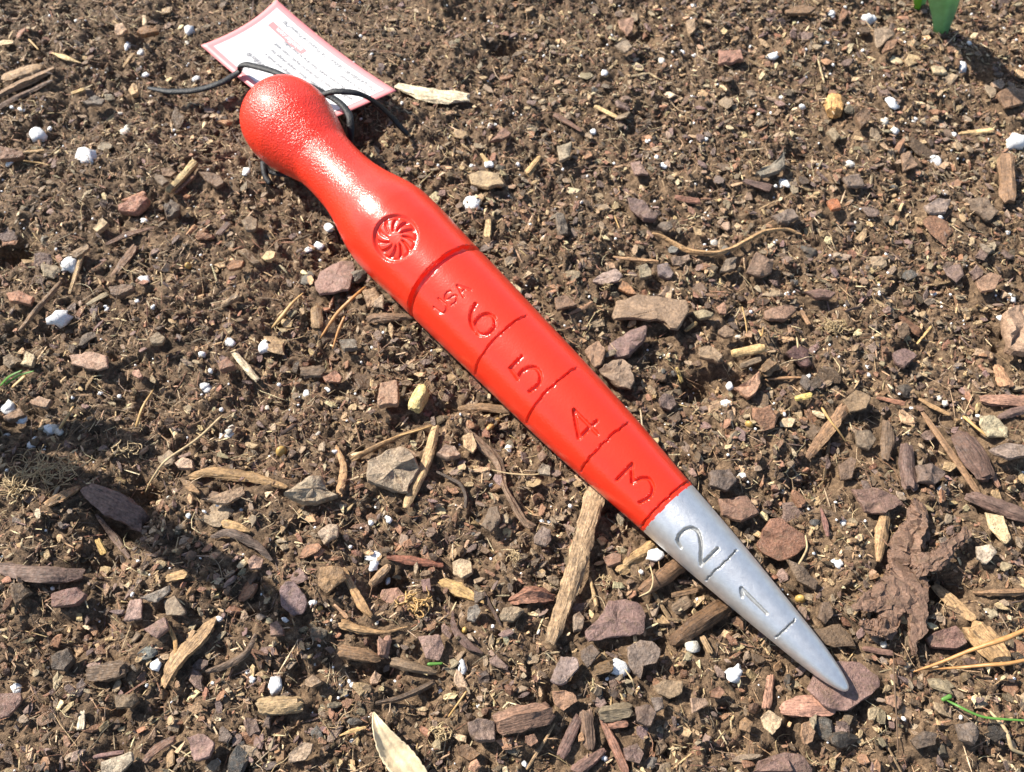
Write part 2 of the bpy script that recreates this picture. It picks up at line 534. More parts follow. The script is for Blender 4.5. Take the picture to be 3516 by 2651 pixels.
# ------------------------------------------------------------------ where loose matter lies
TOPG = np.zeros((560, 820))                   # height of pieces already laid, on a 1 mm raster, so later ones lie on them
def _cell(x, y): return np.clip(np.round((np.asarray(y) + .05) * 1000).astype(int), 1, 558), np.clip(np.round((np.asarray(x) + .41) * 1000).astype(int), 1, 818)
def tops(x, y): return TOPG[_cell(x, y)]
def top_get(x, y): return float(tops(x, y))
def top_put(pl, h):
    pl = np.asarray(pl); r, c = _cell(pl[:, 0], pl[:, 1])
    for i_ in (-1, 0, 1):
        for j_ in (-1, 0, 1): np.maximum.at(TOPG, (r + i_, c + j_), h)
def spread(n, dens=None, over=.06):
    """positions over the bed, denser in the part that is looked at; kept out of the tool"""
    out = []
    got = 0
    while got < n:
        k = int(n * 2.2)
        y = rng.uniform(-.03, .46, k); x = rng.uniform(-.36, .36, k)
        half = .155 + y * .31
        pr = np.where((np.abs(x) < half) & (y > .015) & (y < .40), 1, .22)
        if dens is not None: pr = pr * dens(x, y)
        ok = rng.random(k) < pr
        x, y = x[ok], y[ok]
        _, dl = tool_clear(x, y)
        ok = (dl > -.004) & ((tops(x, y) < .0005) | (rng.random(len(x)) < over))
        out.append(np.stack([x[ok], y[ok]], 1)); got += ok.sum()
    return np.concatenate(out)[:n]
def finepart(x, y):                          # the upper left of the bed is fine peat, the rest has more bark
    return sstep(.02, -.10, x + .6 * (.24 - y))
def barkdens(x, y): return 1 - .72 * finepart(x, y) - .25 * sstep(.30, .38, y)

PAL = {'grey-brown': (152, 134, 112), 'purple-brown': (136, 108, 97), 'reddish-brown': (154, 114, 88), 'tan': (186, 158, 122), 'cream': (218, 198, 162), 'dark brown': (106, 87, 68)}
PN = list(PAL)
def tints(n, w):
    k = rng.choice(len(PN), n, p=np.array(w) / sum(w))
    base = np.array([albedo(PAL[q]) for q in PN])[k]
    return base * rng.uniform(.65, 1.3, (n, 1)) * rng.uniform(.93, 1.07, (n, 3))

def tilt(n, s_): return rng.normal(0, s_, n)
# ------------------------------------------------------------------ bark chips traced from the photograph (frame, outline, sunlit colour, thickness mm, own label)
def colname(c):
    return min(PAL, key=lambda k: sum((a - b) ** 2 for a, b in zip(PAL[k], c)))
def sizename(s_): return 'large' if s_ > .016 else ('medium-sized' if s_ > .0085 else 'small')
LM = {'the round red knob': at_z(930, 420), 'the red grip': at_z(1270, 760), 'the six-inch mark': at_z(1660, 1100), 'the four-inch mark': at_z(2000, 1460), 'the silver tip': at_z(2480, 1960),
      'the point of the tip': at_z(2880, 2346), 'the forked bark piece': at_z(3120, 1970), 'the dry leaf': at_z(1380, 2560), 'the curved twig': at_z(2430, 850), 'the big tan splinter': at_z(1950, 2050),
      'the green plant': at_z(3240, 105), 'the pinwheel emblem': at_z(1355, 815), 'the hang tag': at_z(1050, 200), 'the root tuft': at_z(180, 1630), 'the black stone': at_z(822, 2616), 'the cord end': at_z(510, 300),
      'the rounded tan bark piece': at_z(3500, 1120), 'the white peeled stick': at_z(840, 1260), 'the split wood strips': at_z(90, 290), 'the small hollow': at_z(1733, 195)}
def nearest(o):
    return min(LM, key=lambda k: (LM[k][0] - o.location[0]) ** 2 + (LM[k][1] - o.location[1]) ** 2)
def chip_label(o, size, c, label=None):
    if label: tag(o, label, 'bark chip'); return
    a, b = sizename(size), colname(c)
    w = nearest(o); tag(o, f'{a} flat {b} bark chip on the soil near {w}', 'bark chip', f'{a} {b} bark chips near {w}')

def hero_chip(f, text, c, th=2.2, label=None, tl=None, name='bark_chip', wood=False):
    th = th * .72
    P = np.array([w[:2] for w in pts(f, text)])
    cen = P.mean(0); g = place(*cen); th = th * .001
    zt = g[2] + th * .45 + .0028 + top_get(g[0], g[1]) * .7
    Q = np.array([at_z(a, b, zt) for a, b in P])
    g = np.array([*Q[:, :2].mean(0), zt])
    q = Q[:, :2] - g[:2]
    L = np.concatenate([[0], np.cumsum(np.linalg.norm(np.diff(np.vstack([q, q[:1]]), axis=0), axis=1))])
    n = 30; s_ = np.linspace(0, L[-1], n, endpoint=False)
    qq = np.vstack([q, q[:1]]); o2 = np.stack([np.interp(s_, L, qq[:, k]) for k in (0, 1)], 1)
    if (np.roll(o2, -1, 0)[:, 1] * o2[:, 0] - np.roll(o2, -1, 0)[:, 0] * o2[:, 1]).sum() < 0: o2 = o2[::-1]
    size = np.ptp(q, axis=0).max()
    o2 = o2 * (1 + rng.normal(0, .022, (n, 1)))
    sd_ = rng.uniform(0, 50); rim = (fbm(o2[:, 0] * 260 + sd_, o2[:, 1] * 260, 2) - .5) * th * .9
    def ring(k, z, a):
        w = o2 * k * (1 + rng.normal(0, .012, (n, 1)))
        return np.column_stack([w, z + rim * (1 if k > .7 else k) + a * th * (fbm(w[:, 0] * 330 + sd_, w[:, 1] * 330 + 7, 2, 9) - .5)])
    R = [ring(.86, -th * .62, 0), ring(1.0, -th * .2, .3), ring(.985, th * .30, .3), ring(.94, th * .40, .4), ring(.66, th * .42, .9), ring(.34, th * .42, 1.0)]
    v, fc = rings(R)
    me = mesh_np(name, v, fc, True); me.set_sharp_from_angle(angle=math.radians(34))
    o = obj(name, me, M['wood' if wood else 'chip'], loc=tuple(g))
    t1, t2 = (tl if tl else (random.gauss(0, .10), random.gauss(0, .10)))
    o.rotation_euler = (t1, t2, 0)
    o.color = (*albedo(c), 1)
    top_put(np.vstack([o2 * k for k in np.linspace(0, 1, 14)]) + g[:2], th)
    chip_label(o, size, c, label); return o

def roughen(v, amp, fq):
    o_ = rng.uniform(0, 50)
    n = [vn(v[:, a] * fq + o_ + 5.1 * v[:, 2] * fq, v[:, b] * fq - o_, 60 + a) - .5 for a, b in ((0, 1), (1, 2), (2, 0))]
    return v + 2 * amp * np.stack(n, 1)
def hero_stick(f, text, rpx, c, label=None, flatz=.7, jit=.22, name='wood_splinter', n=9, taper=None, lift=0, group=None, cat='wood splinter', mat='wood', ends=.75):
    P = pts(f, text); fs = FR[f][2]
    W3 = []
    m = len(P)
    for k, w in enumerate(P):
        g = place(w[0], w[1])
        d = np.linalg.norm(g - CO); r = (rpx if np.isscalar(rpx) else rpx[k]) / fs * d / PF
        h = w[2] * .001 if len(w) > 2 else 0
        z = g[2] + r * flatz * .75 + .0016 + lift * .001 + h
        q = at_z(w[0], w[1], z); W3.append((q, r))
    Q = np.array([w[0] for w in W3]); rad = np.array([w[1] for w in W3])
    cen = Q.mean(0)
    d0 = Q[-1] - Q[0]; a = math.atan2(d0[1], d0[0]); ca, sa = math.cos(-a), math.sin(-a)
    q = Q - cen; q = np.stack([q[:, 0] * ca - q[:, 1] * sa, q[:, 0] * sa + q[:, 1] * ca, q[:, 2]], 1)
    v, fc = tubepath(q, rad, n + 2, flatz, jit * 1.25, m=max(10, 6 * (m - 1) + 1), ends=ends)
    v = roughen(v, min(.16 * rad.mean(), .0007), 380)
    me = mesh_np(name, v, fc, True); me.set_sharp_from_angle(angle=math.radians(38))
    o = obj(name, me, M[mat], loc=tuple(cen)); o.rotation_euler = (0, 0, a); o.color = (*albedo(c), 1)
    tt_ = np.linspace(0, 1, 60); k_ = np.linspace(0, 1, len(Q)); cx_, cy_ = np.interp(tt_, k_, Q[:, 0]), np.interp(tt_, k_, Q[:, 1]); rr2 = np.interp(tt_, k_, rad)
    for w_ in (-.8, -.4, 0, .4, .8): top_put(np.stack([cx_ - w_ * rr2 * math.sin(a), cy_ + w_ * rr2 * math.cos(a)], 1), rad.max() * flatz * 1.3)
    if label: tag(o, label, cat, group)
    else:
        ln = np.linalg.norm(d0); b = colname(c); s_ = 'long' if ln > .018 else 'short'
        w = nearest(o); tag(o, f'{s_} {b} wood splinter on the soil near {w}', cat, f'{s_} {b} wood splinters near {w}')
    return o

CHIPS = [
 ('R', '520,760 700,730 860,745 1000,790 1100,810 1112,880 1080,930 1060,990 1010,1050 950,1040 930,970 820,960 640,930 480,930 500,850', (152, 128, 106), 2.6, 'largest flat grey-brown bark slab, on the soil beside the red numeral 6'),
 ('R', '770,1030 650,1040 520,1110 440,1160 470,1230 500,1265 620,1250 690,1180 760,1120', (140, 108, 104), 4.5, 'thick purple-brown bark chunk between the big grey slab and the red shaft'),
 ('R', '270,1180 370,1120 430,1200 400,1330 330,1345 290,1270 250,1200', (152, 122, 100), 3.0, 'upright-edged brown bark chip touching the purple-brown chunk beside the shaft'),
 ('R', '370,1360 480,1290 560,1275 620,1330 670,1430 640,1510 540,1500 400,1400', (156, 134, 116), 4.0, 'squarish grey-tan bark chip next to the tick line above the numeral 4'),
 ('R', '315,635 400,570 505,545 570,590 530,640 420,660', (178, 150, 140), 2.6, 'pinkish grey wedge-shaped bark chip above the largest slab'),
 ('R', '545,640 610,650 685,755 620,745 530,700', (170, 125, 88), 2.5, 'orange-tan pointed bark chip on the corner of the largest slab'),
 ('R', '1190,1190 1240,1160 1370,1230 1390,1310 1280,1290 1180,1240', (140, 118, 96), 2.4, None),
 ('R', '1730,870 1960,820 1990,870 1900,960 1760,960 1720,920', (148, 118, 100), 3.2, None),
 ('R', '1350,1040 1400,1000 1480,1040 1470,1090 1400,1100 1340,1070', (140, 116, 95), 2.6, None),
 ('R', '1980,1160 2090,1180 2110,1320 2060,1340 1880,1240', (108, 72, 68), 2.6, 'dark maroon bark chip with a pale root across it'),
 ('R', '1480,1500 1580,1470 1680,1380 1690,1480 1650,1560 1590,1600', (182, 142, 118), 4.0, 'pink-tan jagged bark chip beside a dark hollow'),
 ('R', '700,520 760,500 800,560 800,600 710,610', (150, 140, 118), 3.5, None),
 ('R', '850,500 930,480 985,570 960,610 860,590', (128, 110, 112), 3.5, None),
 ('R', '960,450 1110,420 1120,460 1040,500 980,500', (150, 128, 112), 3.0, None),
 ('R', '1360,560 1400,470 1500,440 1490,530 1420,560', (140, 124, 108), 3.0, None),
 ('R', '1570,560 1650,410 1800,490 1790,560 1700,600', (132, 108, 92), 3.5, None),
 ('R', '840,200 880,150 960,150 980,190 930,230', (128, 112, 98), 3.0, None),
 ('R', '700,90 760,40 860,90 840,130 740,130', (128, 100, 92), 3.5, None),
 ('R', '10,100 80,80 110,160 120,250 40,260', (125, 112, 98), 3.5, None),
 ('R', '1140,870 1220,865 1310,900 1290,940 1200,945', (150, 138, 112), 2.5, None),
 ('R', '1330,850 1390,810 1415,840 1415,905 1360,900', (168, 130, 108), 2.2, None),
 ('R', '1820,120 1890,90 1960,120 1930,160 1840,155', (120, 105, 95), 3.0, None),
 ('R', '1140,190 1210,210 1215,260 1170,260', (200, 172, 130), 1.6, None),
 ('R', '860,1600 900,1560 990,1570 1010,1640 960,1690 870,1660', (128, 104, 98), 3.0, None),
 ('Y4', '70,150 130,140 190,190 280,240 300,290 250,350 150,400 60,360 0,320 20,220', (142, 102, 82), 2.6, 'broad rusty brown bark flake above the silver tip'),
 ('Y4', '350,1020 480,1000 620,1000 740,1100 760,1140 640,1240 520,1310 400,1290 300,1180', (145, 108, 100), 2.4, 'purple-brown bark slab lying under the very point of the silver tip'),
 ('Y4', '20,1340 70,1295 150,1350 140,1390 90,1450 40,1400', (206, 182, 150), 2.6, None),
 ('Y4', '265,1380 330,1355 350,1420 330,1490 280,1510 255,1450', (165, 132, 105), 3.0, None),
 ('Y4', '1060,830 1190,790 1270,890 1200,930 1060,920 1010,870', (138, 98, 86), 3.5, None),
 ('Y4', '1370,100 1480,130 1530,270 1490,300 1400,200', (224, 200, 158), 1.8, None),
 ('Y4', '1320,310 1400,300 1440,350 1380,420 1320,380', (190, 175, 158), 2.0, None),
 ('Y4', '930,1480 1000,1420 1070,1430 1070,1500 960,1530', (98, 82, 70), 3.5, None),
 ('Y4', '1200,1380 1290,1370 1350,1430 1300,1510 1220,1480', (118, 102, 92), 3.5, None),
 ('Y4', '0,1600 150,1550 260,1560 340,1660 300,1720 0,1720', (128, 96, 86), 2.6, None),
 ('Y4', '165,400 260,430 380,520 360,570 240,520', (128, 110, 94), 2.4, None),
 ('Y4', '770,1215 830,1200 880,1240 850,1290 780,1260', (190, 150, 125), 2.0, None),
 ('Y4', '380,650 430,640 455,720 410,780 360,740', (118, 98, 82), 3.5, None),
 ('Y5', '860,360 960,345 1110,380 1150,500 1130,620 900,640 700,680 680,600 780,500', (140, 106, 100), 2.6, 'large purplish bark flake with a perlite crumb and a seed husk on it'),
 ('Y5', '500,780 620,790 645,860 540,990 480,1010 415,980 450,880', (152, 130, 126), 2.8, 'smooth grey-purple angular chip below the end of the big tan splinter'),
 ('Y5', '1000,720 1100,660 1200,670 1260,740 1230,830 1120,860 1110,950 1020,880', (138, 118, 106), 3.0, 'grey-brown lumpy bark chip beside a white perlite grain near the bottom'),
 ('Y5', '650,740 740,690 800,760 730,850 700,870 650,800', (108, 90, 78), 3.2, None),
 ('Y5', '430,1050 520,1040 600,1060 625,1120 520,1200 450,1150', (164, 128, 104), 3.0, None),
 ('Y5', '1200,1010 1280,960 1430,970 1420,1060 1330,1110 1220,1060', (152, 130, 104), 1.8, None),
 ('Y5', '1060,1160 1180,1150 1230,1220 1180,1320 1080,1290', (108, 86, 76), 3.5, None),
 ('Y5', '1480,1100 1600,1100 1620,1150 1490,1220', (162, 136, 118), 2.0, None),
 ('Y5', '1860,1270 1900,1240 1960,1290 1930,1370 1850,1340', (155, 124, 92), 2.4, None),
 ('Y5', '30,480 60,420 150,400 230,430 140,520 50,520', (152, 136, 114), 3.0, None),
 ('Y5', '230,1390 300,1370 330,1430 270,1470 225,1440', (156, 120, 100), 3.0, None),
 ('Y5', '820,30 900,0 970,20 960,80 860,110', (136, 104, 86), 3.0, None),
 ('Y5', '1640,1040 1700,1010 1745,1060 1700,1110 1640,1090', (132, 98, 78), 3.0, None),
 ('Y5', '970,1480 1080,1440 1130,1520 1100,1600 990,1570', (128, 98, 90), 2.8, None),
 ('Y5', '1950,1661 2050,1600 2212,1540 2260,1661', (140, 104, 94), 3.0, None),
 ('Y5', '1180,1100 1270,1090 1280,1180 1220,1210', (120, 104, 96), 2.5, None),
 ('Y5', '590,480 640,440 680,500 660,590 590,600', (146, 128, 112), 3.5, None),
 ('Y6', '440,120 520,95 620,110 640,200 560,250 490,310 420,240', (158, 126, 90), 2.6, 'olive-tan flat bark chip beside a tan splinter and a large white perlite grain'),
 ('Y6', '130,280 190,215 250,220 330,320 350,380 310,460 230,475 150,400', (132, 102, 104), 2.6, 'rounded purple bark flake lying half in a dark shadow'),
 ('Y6', '60,540 120,520 170,580 170,630 60,630', (132, 98, 86), 4.0, None),
 ('Y6', '320,960 400,925 480,990 380,1030 320,1000', (140, 118, 96), 3.0, None),
 ('Y6', '1450,80 1520,45 1600,70 1610,150 1530,200 1460,160', (196, 174, 144), 3.4, None),
 ('Y6', '1570,420 1640,390 1670,440 1620,530 1560,510', (150, 140, 128), 4.0, None),
 ('Y6', '1190,640 1350,620 1395,720 1350,820 1250,800', (162, 126, 114), 2.0, None),
 ('Y6', '1480,1480 1560,1450 1670,1530 1590,1590 1500,1540', (124, 96, 70), 2.4, None),
 ('Y6', '1590,1590 1640,1565 1670,1620 1630,1668 1570,1650', (196, 150, 122), 2.8, None),
 ('Y6', '200,1530 320,1440 390,1450 380,1520 330,1580 200,1600', (182, 160, 138), 2.6, None),
 ('Y6', '1570,1300 1650,1265 1777,1290 1777,1430 1640,1440 1580,1380', (142, 116, 104), 5.0, None),
 ('Y6', '910,280 1040,260 1110,340 1090,390 960,390 900,340', (160, 124, 108), 2.4, None),
 ('Y6', '1210,210 1280,190 1290,290 1230,300', (140, 104, 98), 2.4, None),
 ('Y6', '820,960 860,900 910,930 880,1000 830,1000', (196, 164, 140), 2.6, None),
 ('L', '430,880 560,835 570,870 520,923 430,930', (176, 164, 146), 2.6, None),
 ('L', '790,780 860,760 910,800 890,860 820,880', (158, 120, 112), 3.0, None),
 ('L', '590,190 720,135 720,160 660,210', (152, 140, 128), 2.0, None),
 ('L', '690,200 740,180 790,250 770,265 700,260', (150, 134, 116), 2.0, None),
 ('L', '525,290 550,195 600,190 600,280', (172, 136, 126), 2.2, None),
 ('L', '210,170 330,145 370,180 330,220 220,230', (134, 94, 86), 4.0, None),
 ('L', '210,430 300,405 315,440 280,500 220,490', (88, 74, 62), 4.0, None),
 ('L', '485,600 570,590 585,620 560,650 490,655', (134, 116, 94), 3.4, None),
 ('L', '0,590 90,590 95,620 40,690 0,700', (140, 102, 90), 2.6, None),
 ('L', '600,320 700,270 720,320 660,360', (140, 106, 96), 2.4, None),
 ('Z5', '1310,790 1380,740 1540,670 1550,720 1430,810', (176, 150, 124), 3.0, None),
 ('Z5', '1110,540 1160,500 1220,520 1230,580 1130,570', (196, 168, 146), 3.2, None),
 ('Z5', '2010,980 2080,920 2145,930 2140,1000 2050,1050', (182, 162, 142), 3.4, None),
 ('Z5', '1570,1160 1610,1120 1670,1140 1650,1200 1580,1210', (184, 150, 132), 3.0, None),
 ('Z5', '1130,630 1200,650 1270,720 1260,740 1190,710', (160, 128, 92), 2.0, None),
 ('Z5', '190,150 250,115 330,140 300,190 220,180', (168, 138, 116), 3.0, None),
 ('Z5', '20,250 120,180 160,230 60,280', (150, 120, 96), 3.4, None),
 ('Y2', '750,110 900,40 950,70 930,110 830,160 760,150', (166, 120, 102), 5.0, 'thick pink-brown bark chunk casting a dark shadow on fine soil'),
 ('Y2', '1040,130 1080,70 1140,100 1140,160 1060,190', (108, 94, 82), 4.6, None),
 ('Y2', '580,240 660,190 690,220 620,280', (186, 164, 132), 3.0, None),
 ('Y2', '420,410 560,350 570,380 480,430', (166, 140, 112), 2.6, None),
 ('B', '0,620 100,560 200,530 222,590 190,740 80,760 0,775 -40,700', (162, 124, 114), 2.6, 'smooth pinkish-brown oval bark flake beside the red grip below the emblem'),
 ('Y2', '1500,400 1560,380 1650,460 1600,470', (140, 118, 92), 2.4, None),
 ('Y2', '1430,490 1480,450 1550,460 1530,500 1450,515', (162, 120, 86), 2.6, None),
 ('Y2', '1650,430 1690,395 1750,400 1740,440 1690,460', (218, 194, 148), 2.2, None),
 ('Y2', '690,620 850,615 860,650 760,680 700,670', (122, 100, 84), 4.0, None),
 ('Y2', '440,1050 560,1030 680,1060 700,1140 580,1150 450,1100', (176, 144, 126), 2.6, None),
 ('Y2', '130,1110 170,1030 230,1060 210,1130', (190, 174, 142), 2.8, None),
 ('Y2', '840,1150 880,1140 910,1190 890,1210 840,1180', (182, 140, 122), 2.0, None),
 ('Y2', '1380,1110 1450,1070 1500,1130 1400,1160', (142, 106, 88), 4.0, None),
 ('Y2', '2040,1190 2130,1150 2170,1200 2150,1225 2060,1220', (164, 120, 98), 2.4, None),
 ('Y2', '1530,210 1580,165 1630,190 1630,260 1560,270', (140, 122, 102), 2.8, None),
 ('Y2', '950,950 1000,910 1050,940 1030,980 960,985', (150, 134, 112), 3.0, None),
 ('Y2', '40,660 120,640 220,690 200,735 60,710', (168, 122, 98), 3.2, None),
 ('Y1', '1620,1410 1800,1440 1840,1510 1780,1540 1680,1480', (124, 100, 80), 2.8, None),
 ('Y1', '0,1210 180,1240 200,1280 40,1320 0,1310', (140, 108, 90), 3.6, None),
 ('Y1', '940,200 1000,190 1040,240 1010,290 940,280', (186, 154, 126), 3.0, None),
 ('Y1', '1150,240 1280,215 1300,260 1180,300 1120,290', (144, 106, 68), 3.4, None),
 ('Y1', '1050,740 1100,690 1130,720 1130,790 1080,790', (206, 174, 132), 3.0, None),
 ('Y1', '1780,1000 1830,985 1900,1000 1850,1030', (172, 130, 92), 2.2, None),
 ('Y1', '680,850 780,790 860,810 830,850 720,865', (134, 122, 110), 2.6, None),
 ('Y1', '1320,1390 1400,1375 1440,1410 1400,1450 1330,1440', (138, 112, 88), 2.4, None),
 ('Y1', '1270,1430 1330,1440 1380,1490 1330,1530 1270,1480', (128, 112, 94), 2.4, None),
 ('Z6', '600,90 665,75 660,120 640,140 610,115', (182, 144, 122), 2.8, None),
 ('Z6', '870,90 905,80 910,120 885,145', (176, 150, 122), 2.6, None),
 ('Z6', '1000,200 1090,205 1100,245 1000,255', (162, 120, 104), 3.2, None),
 ('Z6', '590,180 640,160 660,190 630,215', (152, 136, 118), 2.6, None),
 ('Z6', '10,690 60,670 130,700 155,750 90,760 20,730', (176, 154, 122), 3.2, 'smooth rounded tan-grey chip with a perlite grain on it, beside the red grip'),
 ('Z6', '360,580 420,570 410,630 370,640', (156, 144, 124), 3.0, None),
 ('Z6', '1150,680 1240,640 1262,605 1262,670 1230,690 1170,695', (134, 126, 112), 4.0, None),
 ('Z6', '1815,820 1870,790 1925,790 1900,850 1830,850', (156, 134, 124), 2.6, None),
 ('Z6', '1980,790 2060,780 2110,850 2070,880 2000,830', (126, 108, 92), 3.2, None),
 ('Z6', '640,790 700,800 760,860 700,870 650,830', (132, 104, 98), 2.6, None),
 ('Z6', '95,560 150,510 180,530 140,560', (152, 118, 102), 2.6, None),
 ('Z6', '650,650 690,640 725,695 670,695', (164, 128, 114), 2.4, None),
 ('Z6', '1490,710 1560,690 1580,735 1510,745', (140, 118, 104), 3.0, None),
 ('Z6', '1265,40 1340,22 1390,40 1360,58 1270,55', (134, 106, 80), 2.6, None),
 ('Z6', '1215,855 1290,830 1320,870 1250,890', (128, 108, 96), 3.0, None),
 ('Z6', '1430,800 1470,785 1485,830 1450,835', (176, 112, 74), 2.4, None),
 ('Y8', '810,290 880,255 930,270 1020,310 960,360 860,450 830,420', (162, 142, 122), 2.2, 'forked grey bark flake below a rounded pebble near the green leaf'),
 ('Y8', '890,470 930,400 1030,380 1010,440 900,490', (158, 120, 94), 2.4, None),
 ('Y8', '1060,1450 1130,1430 1230,1540 1100,1580', (150, 122, 100), 2.8, None),
 ('Y8', '365,1240 430,1190 500,1270 450,1330', (154, 138, 114), 2.4, None),
 ('Y8', '640,1080 700,1030 780,1040 770,1140 690,1190', (128, 102, 80), 4.0, None),
 ('Y8', '1900,780 1990,740 2035,790 2000,840 1920,830', (166, 140, 118), 2.4, None),
 ('Y8', '1950,880 2080,820 2212,840 2212,960 2050,1000', (138, 108, 84), 3.0, None),
 ('Z8', '1920,340 2000,280 2100,250 2180,320 2180,560 2080,600 1960,580 1930,480', (176, 146, 124), 7.0, 'large rounded tan bark piece poking in beside dark hollows at the right'),
 ('Z8', '1780,990 1860,980 1970,1050 1970,1110 1850,1110 1780,1040', (202, 190, 158), 2.4, 'pale cream knobbly wood chip with dark spots'),
 ('Z8', '1850,1190 1960,1150 2068,1170 2090,1240 1950,1260', (152, 130, 118), 3.0, None),
 ('Z8', '920,880 1000,815 1095,870 1060,940 960,950', (138, 116, 90), 2.6, None),
 ('Z8', '970,1450 1100,1440 1250,1490 1300,1540 1180,1600 1060,1590', (138, 102, 88), 3.4, 'long reddish-brown bark slab on the soil beyond the silver tip'),
 ('Z8', '1380,1300 1470,1290 1580,1340 1500,1420 1390,1410', (128, 104, 92), 4.0, None),
 ('Z8', '890,1290 960,1240 1000,1260 970,1380 900,1390', (118, 96, 80), 3.0, None),
 ('Z8', '60,1340 200,1310 240,1400 180,1460 70,1440', (118, 96, 86), 3.0, None),
 ('Z8', '990,1080 1080,1070 1130,1130 1080,1200 1000,1170', (132, 116, 98), 3.0, None),
 ('Z8', '0,540 80,530 150,610 120,650 0,600', (150, 128, 104), 3.0, None),
 ('Z8', '1230,580 1320,545 1390,600 1300,680 1240,640', (132, 100, 96), 3.4, None),
 ('Z8', '1760,120 1850,70 1920,100 1880,180 1800,190', (156, 124, 102), 3.2, None),
 ('Z8', '670,190 760,170 870,200 840,230 740,230', (134, 98, 86), 2.6, None),
 ('D', '740,500 900,480 960,580 860,630 760,590', (138, 106, 90), 3.0, 'brown gritty bark chip beside the joint of red paint and silver'),
 ('D', '690,350 800,335 840,400 780,460 690,430', (112, 94, 84), 3.0, None),
 ('D', '660,810 740,760 900,820 880,900 770,930', (148, 112, 88), 2.6, None),
 ('Y3', '360,1440 430,1300 500,1290 530,1400 440,1500', (124, 108, 92), 3.4, None),
 ('Y3', '790,1540 860,1450 930,1480 940,1560 890,1620 800,1590', (144, 124, 114), 3.0, None),
 ('Y3', '0,860 60,790 140,800 200,870 100,910', (152, 128, 112), 3.6, None),
 ('Y3', '820,870 870,830 910,880 850,930', (150, 124, 108), 3.0, None),
 ('Y3', '820,990 860,940 930,960 930,1030 840,1020', (162, 150, 134), 3.0, None),
 ('Y3', '210,700 290,680 330,800 300,850 220,810', (190, 164, 128), 2.2, None),
 ('B', '380,1330 500,1320 505,1470 360,1480', (166, 134, 112), 4.6, 'boxy tan bark block standing beside a pale yellowish stub'),
 ('B', '120,1060 230,1050 240,1110 150,1130', (128, 120, 108), 3.0, None),
 ('B', '1490,790 1560,770 1640,830 1500,870', (140, 112, 92), 2.4, None),
 ('B', '270,750 350,720 390,800 300,850', (182, 152, 120), 2.6, None),
]
CHIPS.append(('Z5', '1800,750 1880,680 1960,640 2040,610 2060,690 2130,730 2060,770 1930,790', (164, 150, 130), 6.5, 'big craggy grey stone-like chip below the small yellow bead'))
CHIPS.append(('Q', '905,190 985,150 1012,165 1035,200 1000,265 950,252 905,235', (166, 150, 130), 6.0, 'big smooth grey-tan stone-like chip beside a bent tan stick'))
for c in CHIPS: hero_chip(*c)

